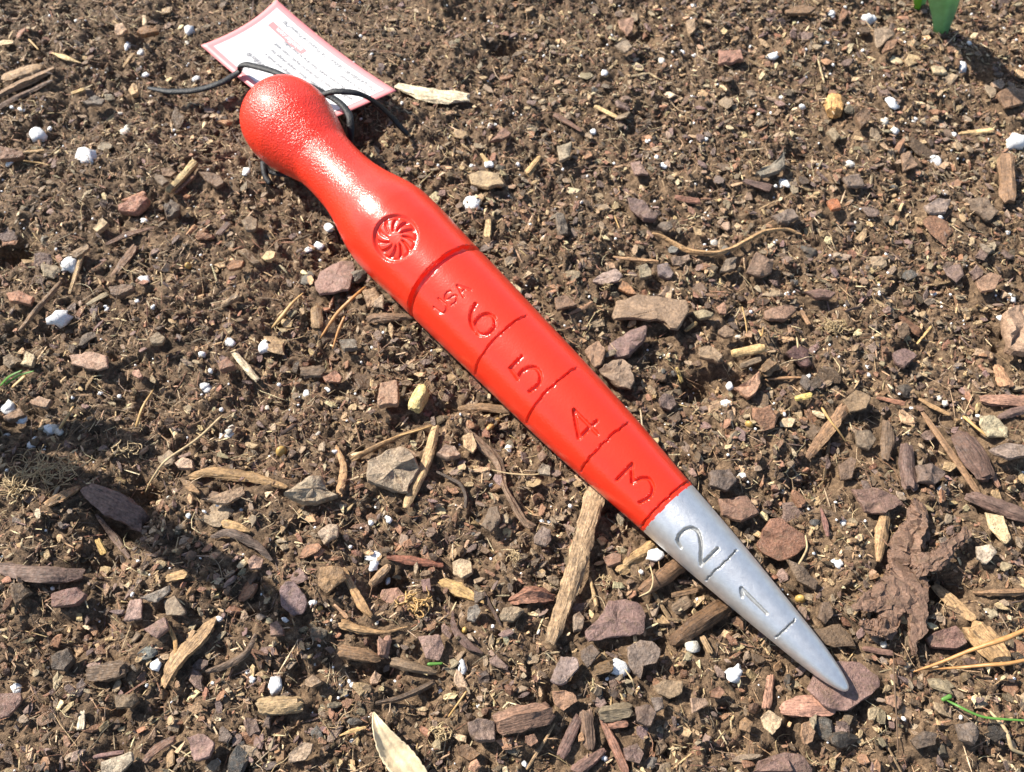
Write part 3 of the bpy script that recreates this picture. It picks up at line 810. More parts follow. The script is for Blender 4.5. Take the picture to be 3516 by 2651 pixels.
# ------------------------------------------------------------------ sticks, splinters, twigs traced from the photograph
STICKS = [
  ('Q', '1075,100 1052,190 1000,300', [10, 14, 10], (196, 166, 122), 'bent tan stick lying beside the big smooth grey-tan chip', .7, .2), ('Q', '868,182 930,150 985,125 1065,97', [7, 8, 6, 4], (168, 136, 96), 'thin grey-tan twig pointing at the red shaft', .9, .15),
  ('F', '858,186 930,206 1012,212', [8, 15, 12], (236, 222, 192), 'whitish peeled wood strip beside the tag corner', .5, .2),
 ('Y5', '800,-480,2 672,-60,3 600,200,3 530,400,2.5 432,680,2', [72, 70, 66, 58, 46], (180, 152, 118), 'big weathered tan wood splinter sticking out from under the red shaft', .5, .3),
 ('Y3', '230,650 350,780 480,900 560,1150 700,1400 790,1460', [14, 34, 36, 20, 26, 30], (140, 116, 96), 'long dark grey-brown root running beside the big tan splinter', .7, .3),
 ('Y3', '190,490 400,492 600,505', 20, (140, 114, 86), 'brown stick end pushed under the red shaft by the numeral 4', .8, .2),
 ('Y3', '0,1000 120,1060 200,1110 240,1200 235,1300', [12, 18, 20, 20, 16], (86, 70, 58), 'crooked blackish twig on the soil below the red shaft', .9, .2),
 ('Y5', '1110,290 1280,170 1440,60', [46, 62, 60], (132, 100, 72), 'brown log piece lying under the silver tip by the numeral 2', .8, .2),
 ('Y5', '1330,690 1520,550 1760,390', [40, 62, 58], (104, 78, 54), 'dirt-covered brown log piece beside the silver tip by the numeral 1', .8, .2),
 ('Y5', '930,130 1030,50 1160,-20', 30, (190, 158, 112), None, .7, .25),
 ('Y5', '0,1300 200,1250 430,1200', [70, 74, 60], (148, 116, 98), 'stout grey-brown log piece in the lower bark litter', .7, .2),
 ('Y5', '110,370 260,320 420,330', [22, 60, 46], (152, 108, 88), 'torn reddish-brown wood block beside the big tan splinter', .7, .3),
 ('Y5', '690,1190 720,1480', [44, 40], (128, 104, 88), None, .7, .2), ('Y5', '640,1240 500,1540', [34, 36], (128, 92, 82), None, .6, .2),
 ('Y5', '800,1240 900,1440 1000,1661', [14, 34, 30], (150, 108, 90), None, .6, .2), ('Y5', '830,1490 720,1570 600,1661', [20, 40, 46], (134, 96, 84), None, .6, .2),
 ('Y5', '455,1290 380,1420 240,1640', [6, 11, 12], (160, 132, 98), None, .9, .1),
 ('Y5', '720,180 770,400', [10, 20], (198, 168, 124), None, .6, .2), ('Y5', '2095,930 2050,1180', [22, 22], (172, 130, 110), None, .6, .2),
 ('Y5', '1340,320 1540,280', 20, (150, 120, 92), None, .6, .2), ('Y5', '1360,430 1480,350', 34, (132, 112, 92), None, .5, .2),
 ('Y5', '740,880 890,850', 44, (120, 96, 66), None, .8, .2), ('Y5', '1570,640 1640,760', 24, (176, 146, 108), None, .7, .2),
 ('Y5', '860,1310 1010,1290', 26, (150, 108, 90), None, .8, .15), ('Y5', '800,1220 1040,1190', [52, 50], (128, 116, 96), None, .8, .2),
 ('Y4', '150,1300 300,1280 460,1300', [30, 58, 26], (188, 142, 124), 'pinkish wood block below the slab under the tip', .7, .25),
 ('Y4', '1060,545 1180,650 1310,750', [22, 34, 20], (184, 152, 112), None, .4, .2), ('Y4', '1290,790 1400,900 1500,1020', [60, 72, 40], (192, 156, 110), 'wide splintered tan wood piece crossed by two pine needles', .4, .25),
 ('Y4', '780,90 750,230 730,400', [22, 34, 14], (178, 144, 104), None, .5, .25), ('Y4', '1290,0 1420,60 1607,130', [30, 40, 36], (130, 98, 86), None, .7, .2),
 ('Y4', '1300,590 1460,585 1607,580', [10, 18, 18], (150, 118, 88), None, .7, .2), ('Y4', '385,80 410,170 425,250', [6, 16, 10], (138, 88, 76), None, .5, .2),
 ('Y4', '90,1090 60,1280', [18, 20], (170, 128, 108), None, .6, .2), ('Y4', '640,920 820,950', 16, (140, 98, 84), None, .6, .2),
 ('Y6', '620,110 690,270 760,400 840,480', [16, 26, 30, 14], (190, 152, 106), 'bent tan splinter beside the olive-tan chip', .6, .25),
 ('Y6', '600,530 750,580 900,600 1110,560', [34, 26, 14, 6], (186, 150, 106), 'curved shredded bark strip with frayed ends', .6, .3),
 ('Y6', '950,30 1150,60 1380,90', [16, 32, 16], (160, 104, 82), None, .6, .2), ('Y6', '-20,1180 140,1170 300,1160', [46, 52, 50], (182, 156, 118), 'pale tan stubby log piece near the bottom left', .8, .2),
 ('Y6', '590,740 750,770 900,800', [44, 44, 30], (140, 110, 80), None, .7, .2), ('Y6', '990,830 1150,870 1330,910', [36, 34, 20], (128, 108, 86), None, .8, .2),
 ('Y6', '870,1140 1060,1100 1180,1050 1310,980', [12, 20, 22, 20], (104, 84, 66), 'dark bent twig above the dry leaf', .9, .2),
 ('Y6', '830,240 900,170 970,90', [26, 34, 22], (172, 142, 110), None, .7, .2), ('Y6', '915,650 915,790', [52, 40], (168, 130, 112), None, .7, .25),
 ('Y6', '1450,440 1480,600 1560,690 1680,760', [8, 26, 34, 8], (110, 80, 70), 'thin curled dark bark strip beside a greenish bead', .5, .2),
 ('Y6', '590,1390 690,1350 790,1325', [4, 16, 8], (216, 180, 120), None, .5, .2), ('Y6', '1360,210 1500,280 1690,370', [30, 56, 14], (186, 154, 100), 'frayed straw-coloured bark shred', .5, .35),
 ('Y6', '1700,130 1777,170', 12, (150, 112, 88), None, .8, .2), ('Y6', '550,390 650,490', [10, 14], (196, 156, 120), None, .6, .2),
 ('L', '915,265 860,340 750,450 690,560', [8, 28, 30, 14], (180, 148, 110), 'splintered tan wood strip in the lower left litter', .5, .3),
 ('L', '870,500 960,470 1030,430 1080,340', [8, 12, 12, 8], (112, 92, 76), 'thin dark forked twig in the lower left litter', .9, .15),
 ('L', '1090,640 1180,640 1270,635', [26, 30, 26], (172, 148, 110), None, .7, .2), ('L', '370,510 450,500 530,485', [22, 34, 26], (112, 92, 74), 'dark lumpy log piece in the lower left litter', .8, .2),
 ('L', '690,270 740,380 730,540', [6, 8, 5], (200, 158, 100), None, .8, .1), ('L', '395,860 520,840', [8, 10], (140, 100, 96), None, .7, .2),
 ('L', '740,780 650,830 610,880', [14, 14, 10], (132, 100, 84), None, .7, .2), ('L', '350,665 345,740', [10, 16], (212, 200, 180), None, .5, .2),
 ('L', '0,60 180,90 350,90', [22, 34, 26], (126, 98, 86), 'rounded brown log piece in the left shade', .8, .2),
 ('Z5', '555,690 720,790 910,910', [44, 76, 60], (136, 102, 88), 'thick brown bark log lying in the dark shadow', .7, .2),
 ('Z5', '610,860 720,1000 820,1140', [10, 22, 10], (120, 92, 78), None, .7, .2), ('Z5', '1195,625 1330,595 1560,620 1810,690', [20, 34, 34, 14], (172, 140, 98), 'grey-tan weathered stick in the left litter', .7, .25),
 ('Z5', '290,800 400,740 500,690', [24, 30, 18], (160, 128, 92), None, .7, .2), ('Z5', '1340,1000 1470,975 1600,1040 1720,1150', [12, 28, 26, 10], (112, 92, 80), 'arched dark bark strip at the edge of the shadow', .6, .2),
 ('Z5', '1050,1270 1180,1240', [22, 24], (204, 168, 118), None, .6, .25), ('Z5', '1390,910 1480,930 1580,970', [20, 26, 10], (206, 170, 120), None, .5, .2),
 ('Z5', '610,1020 660,1110', [14, 18], (216, 182, 112), None, .5, .2), ('Z5', '2125,420 2180,560 2150,740', [12, 26, 30], (176, 140, 100), None, .6, .25),
 ('Y2', '385,585 250,740 120,905', [12, 16, 12], (136, 110, 86), 'long thin grey-brown stick in the upper left litter', .9, .15),
 ('Y2', '520,420 440,660', [12, 10], (204, 174, 130), None, .8, .15), ('Y2', '1475,1025 1540,1110 1630,1210', [16, 20, 16], (236, 222, 190), 'whitish peeled stick on the fine soil', .8, .2),
 ('Y2', '2005,740 2010,880', [30, 34], (162, 134, 100), None, .8, .2), ('Y2', '670,350 800,290 980,240', [12, 22, 8], (130, 100, 82), None, .6, .2),
 ('Y2', '850,360 770,470 700,550', [22, 24, 8], (140, 110, 88), None, .5, .3), ('Y2', '1240,230 1180,290', [16, 12], (190, 146, 108), None, .6, .2),
 ('Y2', '1400,740 1520,660', [16, 26], (150, 126, 98), None, .7, .2), ('Y2', '550,730 680,660', [12, 20], (160, 146, 120), None, .5, .2),
 ('Y2', '1450,210 1380,290', [18, 18], (118, 88, 76), None, .6, .2), ('Y2', '1910,1160 2050,1150', [36, 36], (122, 104, 86), None, .7, .2),
 ('Y1', '30,650 170,600 335,560', [34, 44, 34], (176, 146, 112), 'pale weathered wood piece at the upper left', .6, .25), ('Y1', '-10,780 220,670 450,560', [22, 30, 20], (150, 122, 94), 'long flat wood strip beside the pale wood piece at the upper left', .6, .2),
 ('Y1', '-10,880 200,770 430,660', [20, 18, 12], (116, 92, 76), 'dark lower strip of the split wood at the upper left', .6, .2),
 ('Y1', '1370,1580 1480,1460 1600,1325', [28, 30, 28], (206, 182, 132), 'short pale cut stick near the red knob', 1.0, .08), ('Y1', '1430,1580 1590,1430', [16, 22], (140, 106, 84), None, .6, .2),
 ('Y1', '420,430 530,470 660,515', [4, 20, 4], (232, 204, 150), None, .4, .15), ('Y1', '1090,440 1010,550', [18, 10], (198, 166, 120), None, .7, .2),
 ('Y1', '190,1255 360,1230', [16, 12], (190, 158, 112), None, .6, .2), ('Y1', '0,360 110,350', [26, 18], (222, 196, 156), None, .5, .2), ('Y1', '580,770 690,730', [14, 14], (206, 176, 122), None, .6, .2),
 ('Y1', '1180,130 1180,210', [12, 14], (232, 206, 170), None, .5, .2), ('Y1', '1000,1640 1190,1585', [10, 26], (186, 134, 106), None, .6, .2),
 ('R', '1460,1225 1590,1205 1720,1180', [30, 34, 34], (228, 194, 136), 'short pale yellow cut stick lying on bark', .9, .08), ('R', '490,435 650,455 860,470', [10, 16, 10], (196, 156, 116), None, .6, .2),
 ('R', '120,905 240,850 320,800', [8, 18, 10], (172, 134, 104), None, .5, .2), ('R', '1530,1330 1700,1270', [24, 22], (138, 120, 100), None, .6, .2),
 ('R', '1710,1380 1800,1290', [46, 60], (132, 106, 78), 'fluted brown wood lump below the short yellow stick', .8, .3), ('R', '1010,1340 1050,1460', [14, 16], (222, 196, 120), None, .6, .2),
 ('R', '1720,1440 1900,1425 2100,1420', [6, 14, 4], (176, 136, 98), None, .6, .2), ('R', '1080,1040 1170,970', [16, 20], (190, 158, 104), None, .6, .2), ('R', '1520,1110 1730,1020', [10, 6], (168, 138, 106), None, .8, .2),
 ('Z8', '690,1245 810,1080 925,920', [18, 34, 28], (152, 118, 88), 'brown split stick with a straw lying across it', .7, .25), ('Z8', '1320,1160 1325,1290 1350,1440', [34, 44, 40], (122, 92, 82), 'dark upright bark limb above the forked bark piece', .7, .2),
 ('Z8', '1420,960 1560,1160 1780,1480', [14, 22, 18], (168, 132, 98), 'long thin tan splinter beside the dark wood block', .6, .2), ('Z8', '1640,1090 1740,1220 1840,1390', [40, 70, 46], (114, 82, 68), 'dark brown wood block with a splintered edge', .6, .2),
 ('Z8', '1690,1080 1800,1240 1910,1430', [14, 18, 12], (156, 118, 98), None, .6, .2), ('Z8', '1790,870 1930,880 2100,885', [24, 36, 36], (178, 136, 116), 'long pinkish-tan wood strip near the rounded bark piece', .6, .25),
 ('Z8', '1905,990 1990,960 2100,930', [14, 24, 22], (122, 92, 84), None, .6, .2), ('Z8', '1900,660 1950,800', [20, 44], (196, 152, 116), None, .4, .2), ('Z8', '1700,1490 1860,1540 2068,1620', [20, 40, 40], (130, 100, 88), 'long brown bark log at the right beyond the forked bark', .7, .2),
 ('Z8', '1400,870 1490,920 1590,970', [10, 16, 12], (206, 166, 118), None, .6, .2), ('Z8', '1190,1010 1200,1130 1185,1260', [20, 34, 20], (122, 100, 80), None, .6, .2), ('Z8', '1480,410 1385,520', [8, 6], (216, 180, 120), None, .8, .1),
 ('Z8', '610,870 720,845', [16, 20], (230, 208, 120), None, .7, .1), ('Z8', '1130,860 1310,900', [8, 16], (176, 124, 98), None, .6, .2),
 ('Z8', '650,310 700,400', [12, 14], (176, 138, 104), None, .6, .2), ('Z8', '1280,350 1400,460', [20, 34], (124, 88, 64), None, .6, .3),
 ('Z6', '510,420 600,465', [10, 10], (236, 206, 150), None, .5, .15), ('Z6', '350,455 460,520', [14, 8], (132, 100, 84), None, .6, .2), ('Z6', '830,780 930,800', [12, 14], (152, 108, 90), None, .6, .2),
 ('Z6', '1955,530 2020,525 2090,515', [4, 10, 10], (226, 194, 142), None, .5, .2), ('Z6', '2140,620 2150,800', [26, 24], (150, 118, 90), 'upright brown stick stub at the right edge', .7, .2),
 ('Z6', '1100,715 1210,750', [10, 22], (120, 92, 84), None, .6, .2), ('Z6', '240,690 295,620', [16, 10], (206, 172, 120), None, .5, .2), ('Z6', '90,870 85,940', [10, 14], (206, 178, 130), None, .5, .2),
 ('Z6', '1220,800 1160,830', [4, 3], (200, 170, 130), None, .9, .1), ('Z6', '60,610 90,650', [6, 8], (206, 176, 124), None, .9, .1), ('Z6', '1395,235 1420,330', [3, 3], (226, 204, 160), None, .9, .1),
 ('B', '300,920 420,910 600,905', [30, 36, 20], (130, 104, 82), 'dark log piece touching the red body below the groove', .8, .2), ('B', '880,1490 1030,1480 1210,1500', [18, 26, 26], (146, 118, 88), None, .7, .2),
 ('D', '560,1240 760,1060', [30, 40], (128, 100, 76), None, .7, .25), ('D', '195,890 390,740', [34, 30], (190, 158, 112), None, .7, .2),
 ('D', '1250,250 1400,60', [20, 26], (166, 132, 98), None, .7, .2), ('D', '280,1160 290,1290', [8, 10], (226, 200, 156), None, .6, .1),
]
for f, tx, r_, c, lb, fz, jt in STICKS:
    hero_stick(f, tx, r_, c, lb, fz, jt)
hero_stick('R', '815,238 900,275 1000,330 1130,388 1300,405 1450,372 1600,292 1750,222 1900,208 2030,250', [16, 18, 20, 22, 22, 20, 18, 16, 13, 7], (196, 158, 112),
           'long curved tan twig with white grains at its end, lying on the bark', .95, .10, 'twig', 8, lift=1.2, cat='twig')
hero_stick('B', '590,1500 630,1420 665,1350', [44, 52, 40], (236, 220, 150), 'pale yellow broken stub beside the boxy tan block', .9, .12, 'wood_stub', 9, cat='wood stub')
hero_stick('Y8', '445,1060 445,960 440,880', [60, 66, 44], (226, 176, 108), 'speckled tan pellet-shaped lump in the fine soil by the leaf side', .9, .12, 'soil_pellet', 9, cat='lump')

# forked bark piece beside the tip: one body with several torn arms
def forked():
    arms = [('960,50 960,180 910,330 900,470', [34, 52, 92, 104]), ('905,450 860,600 800,740 770,850', [90, 80, 60, 30]), ('930,480 960,640 965,800 945,940', [84, 66, 44, 12]),
            ('890,470 780,580 660,650 560,690', [70, 54, 40, 16]), ('940,420 1060,400 1160,310 1270,205', [60, 44, 38, 12]), ('790,800 700,790 600,760', [50, 44, 14])]
    VV, FF, off = [], [], 0; cen = place(*fr('Y4', 910, 480))
    for k, (tx, rp) in enumerate(arms):
        P = pts('Y4', tx); Q = []; rad = []
        for j, w in enumerate(P):
            g = place(*w); r = rp[j] / 1.7544 * np.linalg.norm(g - CO) / PF
            Q.append(at_z(w[0], w[1], g[2] + .0035 + .0006 * k)); rad.append(r)
        v, f = tubepath(np.array(Q) - cen, rad, 18, .36, .24, m=30, ends=.5); v = roughen(roughen(v, .0011, 260), .0006, 900)
        VV.append(v); FF.append(f + off); off += len(v)
    me = mesh_np('forked_bark', np.concatenate(VV), np.concatenate(FF), True); me.set_sharp_from_angle(angle=math.radians(30))
    o = obj('forked_bark', me, M['chip'], loc=tuple(cen)); o.color = (*albedo((130, 102, 86)), 1)
    tag(o, 'large forked purple-brown bark piece with torn arms, beside the silver tip', 'bark piece')
forked()

# ------------------------------------------------------------------ perlite, pebbles, beads
LUMP = [mesh_np('perlite_grain', *t_lump(2, .62, fr_=2.6), True) for _ in range(12)]
for me in LUMP: me.materials.append(M['perlite'])
def grain(x, y, sx, sy, sz, lib, name, col, yaw=None, sink=.30):
    z = float(soil(np.array([x]), np.array([y]))[0]) + top_get(x, y)
    o = obj(name, random.choice(lib), None, loc=(x, y, z + sz * (.5 - sink)))
    o.scale = (sx, sy, sz); o.rotation_euler = (random.uniform(-.3, .3), random.uniform(-.3, .3), random.uniform(0, 6.3) if yaw is None else yaw)
    o.color = (*col, 1); return o
PERL = [('F', 82, 298, 14), ('F', 188, 341, 18), ('F', 273, 286, 9), ('F', 152, 575, 18), ('F', 135, 692, 23), ('F', 314, 608, 11), ('F', 110, 928, 14), ('F', 68, 960, 8), ('F', 15, 875, 15),
        ('F', 498, 740, 12), ('F', 575, 753, 14), ('F', 440, 770, 8), ('F', 495, 935, 14), ('F', 442, 833, 12), ('F', 710, 497, 11), ('F', 690, 533, 14), ('F', 668, 545, 8), ('F', 1022, 440, 19), ('F', 1055, 362, 8),
        ('Z6', 1590, 85, 22), ('Z6', 1965, 265, 24), ('Z6', 2165, 580, 38), ('Z6', 1850, 640, 28), ('Z6', 1655, 493, 18), ('Z6', 1690, 530, 18), ('Z6', 1683, 420, 24), ('Z6', 1333, 430, 14), ('Z6', 1255, 740, 22),
        ('Z6', 775, 250, 14), ('Z6', 860, 200, 14), ('Z6', 455, 290, 12), ('Z6', 545, 300, 12), ('Z6', 755, 630, 13), ('Z6', 90, 665, 17), ('Z6', 30, 810, 28), ('Z6', 983, 965, 18), ('Z6', 945, 560, 12), ('Z6', 95, 500, 12),
        ('Z6', 1215, 235, 20), ('Z6', 715, 565, 8), ('Z6', 1870, 880, 16), ('Z6', 1780, 465, 14), ('Z6', 1520, 660, 15), ('Z6', 2005, 765, 14), ('Z6', 500, 530, 14), ('Z6', 780, 655, 18), ('Z6', 1450, 58, 16), ('Z6', 1935, 535, 12),
        ('Z8', 1975, 240, 28), ('Z8', 1885, 400, 24), ('Z8', 255, 460, 20), ('Z8', 470, 945, 20), ('Z8', 330, 680, 14), ('Z8', 690, 740, 18), ('Z8', 270, 1365, 26), ('Z8', 530, 1530, 24), ('Z8', 920, 1645, 26), ('Z8', 1540, 1445, 30),
        ('Z8', 1280, 1485, 18), ('Z8', 1080, 712, 12), ('Z8', 1525, 865, 20), ('Z8', 1555, 910, 20), ('Z8', 170, 910, 26), ('Z8', 180, 830, 26), ('Z8', 555, 215, 16), ('Z8', 1350, 930, 12), ('Z8', 1320, 1100, 10), ('Z8', 400, 895, 10),
        ('D', 1388, 848, 30), ('D', 395, 818, 36), ('D', 155, 1222, 34), ('D', 595, 1308, 46), ('D', 205, 1425, 46), ('D', 820, 1455, 42), ('D', 620, 1052, 10), ('D', 1630, 1302, 14), ('D', 1740, 478, 16),
        ('Y6', 850, 30, 52), ('Y6', 855, 100, 44), ('Y6', 970, 225, 26), ('Y6', 105, 1000, 60), ('Y6', 605, 1000, 22), ('Y6', 205, 1085, 22), ('Y6', 180, 515, 20), ('Y6', 350, 715, 18), ('Y6', 400, 840, 16), ('Y6', 1650, 1160, 22), ('Y6', 1010, 970, 16),
        ('Y6', 1530, 880, 46), ('Y6', 1310, 1345, 14), ('Y6', 400, 390, 26), ('Y6', 680, 1425, 16), ('Y6', 640, 1080, 18), ('Y6', 875, 525, 12), ('Y6', 1360, 1050, 18), ('Y6', 1625, 600, 14),
        ('L', 660, 470, 22), ('L', 65, 567, 20), ('L', 930, 285, 12), ('L', 1060, 530, 18), ('L', 1040, 495, 12), ('L', 1440, 555, 12), ('L', 920, 880, 12), ('L', 250, 545, 9),
        ('Z5', 320, 318, 40), ('Z5', 165, 285, 36), ('Z5', 40, 170, 42), ('Z5', 1300, 45, 33), ('Z5', 1455, 340, 42), ('Z5', 1940, 100, 26), ('Z5', 1522, 828, 22), ('Z5', 1200, 875, 16), ('Z5', 210, 410, 28), ('Z5', 380, 340, 28),
        ('Z5', 2070, 70, 20), ('Z5', 2130, 480, 18), ('Z5', 640, 92, 16), ('Z5', 2010, 345, 18), ('Z5', 1690, 190, 18), ('Z5', 15, 350, 22), ('Z5', 470, 130, 14), ('Z5', 750, 105, 14),
        ('Y5', 222, 1600, 24), ('Y5', 830, 1560, 26), ('Y5', 850, 955, 12), ('Y5', 1525, 365, 14), ('Y3', 440, 1105, 16), ('Y3', 185, 765, 18), ('Y3', 590, 820, 44), ('Y3', 195, 550, 14), ('Y3', 860, 1400, 24), ('Y3', 1045, 1160, 14), ('Y3', 915, 1410, 20),
        ('Y4', 745, 910, 16), ('Y4', 340, 355, 10), ('Y1', 600, 365, 22), ('Y1', 1050, 395, 30), ('Y1', 1150, 430, 30), ('Y1', 1200, 625, 24), ('Y1', 735, 775, 18), ('Y1', 1415, 1062, 16), ('Y1', 1540, 1048, 16), ('Y1', 2020, 1415, 34), ('Y1', 1610, 655, 28),
        ('Y1', 100, 1350, 30), ('Y1', 105, 890, 16), ('Y1', 185, 915, 22), ('Y1', 1520, 325, 20), ('Y1', 1555, 260, 46), ('Y1', 240, 115, 16), ('Y1', 700, 190, 14), ('Y1', 995, 940, 16), ('Y1', 1710, 1400, 12), ('Y1', 1775, 895, 22),
        ('Y8', 760, 200, 52), ('Y8', 420, 140, 36), ('Y8', 170, 480, 20), ('Y8', 1200, 1090, 32), ('Y8', 1270, 1115, 20), ('Y8', 360, 400, 30), ('Y8', 590, 1545, 40), ('Y8', 145, 1010, 34)]
for f, x, y, r_ in PERL:
    px, py = fr(f, x, y); g = place(px, py); s_ = 2 * r_ / FR[f][2] * np.linalg.norm(g - CO) / PF
    s_ = max(s_, .0012) * 1.0
    _, dl = tool_clear(np.array([g[0]]), np.array([g[1]]))
    if dl[0] < -.001: continue
    w = random.uniform(.72, .86); gs = random.random()
    col = (w, w * .985, w * .955) if gs > .12 else (w * .72, w * .66, w * .56)
    o = grain(g[0], g[1], s_ * random.uniform(.9, 1.25), s_ * random.uniform(.75, 1.05), s_ * random.uniform(.6, .85), LUMP, 'perlite_grain', col)
    big = s_ > .0048; mid = s_ > .0028
    lab = ('large' if big else 'medium-sized' if mid else 'small')
    hue = 'white' if gs > .12 else 'soil-stained beige'
    w = nearest(o); tag(o, f'{lab} {hue} perlite grain on the soil near {w}', 'perlite grain', f'{lab} {hue} perlite grains near {w}')
sp = spread(70)
for x, y in sp:
    s_ = random.uniform(.0014, .0026)
    o = grain(x, y, s_ * 1.1, s_, s_ * .8, LUMP, 'perlite_grain', (.8, .79, .76))
    w = nearest(o); tag(o, f'small white perlite grain on the soil near {w}', 'perlite grain', f'small white perlite grains near {w}')

PEB = [mesh_np('pebble', *t_lump(2, .6, fr_=1.7), True) for _ in range(10)]
for me in PEB: me.materials.append(M['chip']); me.set_sharp_from_angle(angle=math.radians(24))
PEBS = [('L', 1010, 880, 62, (66, 68, 70), 'big charcoal black angular stone near the bottom edge'), ('L', 638, 412, 44, (124, 132, 130), 'flat blue-grey oval pebble in the lower left litter'),
        ('Y2', 545, 965, 58, (108, 92, 78), 'dark rounded earthy stone among the left litter'),
        ('Y5', 1830, 715, 62, (178, 164, 124), 'greenish-tan pebble below the silver tip'), ('Y5', 920, 920 + 140, 55, (78, 62, 52), 'dark brown stone beside a tall white perlite grain'),
        ('Y3', 590, 820, 1, (1, 1, 1), None), ('Y3', 195, 225, 30, (120, 124, 120), None), ('Y3', 340, 1380, 34, (84, 78, 72), None), ('Y3', 310, 1510, 28, (96, 98, 98), None),
        ('Y4', 345, 175, 32, (88, 88, 88), None), ('Y4', 180, 1120, 44, (66, 60, 54), None), ('Y4', 390, 1400, 60, (90, 86, 80), None), ('Y4', 480, 1480, 90, (70, 64, 58), 'wet black soil clod below the bark slab at the tip'),
        ('Y4', 1430, 1420, 80, (62, 54, 46), None), ('Y5', 795, 1070, 34, (78, 78, 78), None), ('Y5', 1180, 1600, 55, (104, 96, 90), None), ('Y5', 980, 1090, 28, (86, 84, 82), None),
        ('R', 990, 400, 50, (118, 118, 116), None), ('R', 1400, 420, 50, (112, 114, 112), None), ('R', 985, 1390, 34, (92, 94, 96), None), ('R', 900, 1390, 26, (96, 98, 98), None), ('R', 2090, 400, 80, (96, 92, 88), None),
        ('R', 1170, 1340, 40, (120, 96, 80), None), ('Y2', 1950, 560, 56, (122, 118, 110), None), ('Y2', 285, 320, 30, (140, 134, 120), None), ('Y2', 140, 100, 44, (128, 118, 98), None), ('Y2', 330, 540, 60, (160, 146, 124), None),
        ('Y6', 430, 1380, 56, (98, 98, 96), None), ('Y6', 700, 1290, 56, (104, 98, 90), None), ('Y6', 1700, 940, 62, (84, 66, 58), None), ('Z8', 1310, 830, 50, (86, 76, 66), None), ('Z8', 1340, 80, 60, (94, 92, 88), None), ('Z8', 600, 140, 26, (84, 82, 82), None),
        ('B', 180 + 60, 660, 60, (128, 124, 114), None), ('B', 1220, 900 - 390, 26, (130, 132, 124), None), ('Z6', 300, 400, 18, (176, 160, 134), None), ('Z6', 510, 365, 16, (104, 104, 100), None), ('Z6', 1690, 750, 14, (96, 100, 100), None)]
for f, x, y, r_, c, lb in PEBS:
    if r_ < 5: continue
    g = place(*fr(f, x, y)); s_ = 1.75 * r_ / FR[f][2] * np.linalg.norm(g - CO) / PF
    o = grain(g[0], g[1], s_ * 1.1, s_ * random.uniform(.7, .95), s_ * random.uniform(.5, .7), PEB, 'pebble', albedo(c), sink=.25)
    if lb: tag(o, lb, 'stone')
    else:
        hue = 'brown' if c[0] - c[2] > 14 else 'grey'; hue = ('dark ' if sum(c) < 270 else 'mid ') + hue
        w = nearest(o); tag(o, f'{hue} pebble in the soil near {w}', 'pebble', f'{hue} pebbles near {w}')
BEAD = mesh_np('fertiliser_bead', *t_lump(3, .06), True); BEAD.materials.append(M['bead'])
for f, x, y, r_, lb in [('D', 1180, 1050, 28, 'yellow fertiliser bead beside the silver tip'), ('D', 905, 98, 24, 'orange-yellow fertiliser bead in soil beyond the red shaft end'), ('Y2', 1200, 500, 20, 'small yellow fertiliser bead on the fine soil left of the grip'),
                        ('Z5', 1785, 470, 36, 'yellowish curled snail-like bead near the grey stone'), ('Y6', 1545, 590, 26, 'greenish-yellow bead inside the curled dark bark strip'), ('Y6', 440, 420, 24, 'amber crumb beside the cream perlite grain')]:
    g = place(*fr(f, x, y)); s_ = 2 * r_ / FR[f][2] * np.linalg.norm(g - CO) / PF
    o = grain(g[0], g[1], s_, s_, s_, [BEAD], 'fertiliser_bead', (1, 1, 1), sink=.05); tag(o, lb, 'bead')

# ------------------------------------------------------------------ more bark chips between the traced ones (individuals)
LIBC = [mesh_np('bark_chip', *t_chip(9)) for _ in range(26)]
for me in LIBC: me.materials.append(M['chip'])
LIBS = [mesh_np('wood_splinter', *t_splinter(6, 6), True) for _ in range(14)]
for me in LIBS: me.set_sharp_from_angle(angle=math.radians(40)); me.materials.append(M['wood'])
W_ = np.array((5, 5, 5, 3, 1, 5.)); W_ /= W_.sum()
def free_spots(n, dens):
    out = []
    while len(out) < n:
        for x, y in spread(n, dens):
            if top_get(x, y) < .0008:
                _, dl = tool_clear(np.array([x]), np.array([y]))
                if dl[0] > .002: out.append((x, y))
                if len(out) >= n: break
    return out
cnt = {}
for x, y in free_spots(130, barkdens):
    k = PN[rng.choice(6, p=W_)]; s_ = float(np.clip(rng.lognormal(math.log(.0078), .25), .0055, .0125))
    if sizename(s_) == 'medium-sized' and random.random() < .25: s_ = .0075
    o = obj('bark_chip', random.choice(LIBC), None, loc=(x, y, float(soil(np.array([x]), np.array([y]))[0]) + .0014))
    o.scale = (s_ * 1.15, s_ * 1.1, random.uniform(.0010, .0020)); o.rotation_euler = (random.gauss(0, .26), random.gauss(0, .26), random.uniform(0, 6.3))
    c = np.array(albedo(PAL[k])) * random.uniform(.85, 1.12); o.color = (*c, 1)
    cnt[k] = cnt.get(k, 0) + 1
    chip_label(o, s_, PAL[k]); top_put([(x, y)], .001)
for x, y in free_spots(120, None):
    k = PN[rng.choice(6, p=np.array((3, 2, 4, 6, 3, 3.)) / 21)]; s_ = float(np.clip(rng.lognormal(math.log(.0085), .35), .005, .0165))
    o = obj('wood_splinter', random.choice(LIBS), None, loc=(x, y, float(soil(np.array([x]), np.array([y]))[0]) + .0014))
    o.scale = (s_, random.uniform(.0009, .0022), random.uniform(.0008, .0016)); o.rotation_euler = (random.uniform(0, 6), random.gauss(0, .14), random.uniform(0, 6.3))
    o.color = (*(np.array(albedo(PAL[k])) * random.uniform(.85, 1.15)), 1)
    w = nearest(o); tag(o, f'short {k} wood splinter on the soil near {w}', 'wood splinter', f'short {k} wood splinters near {w}')

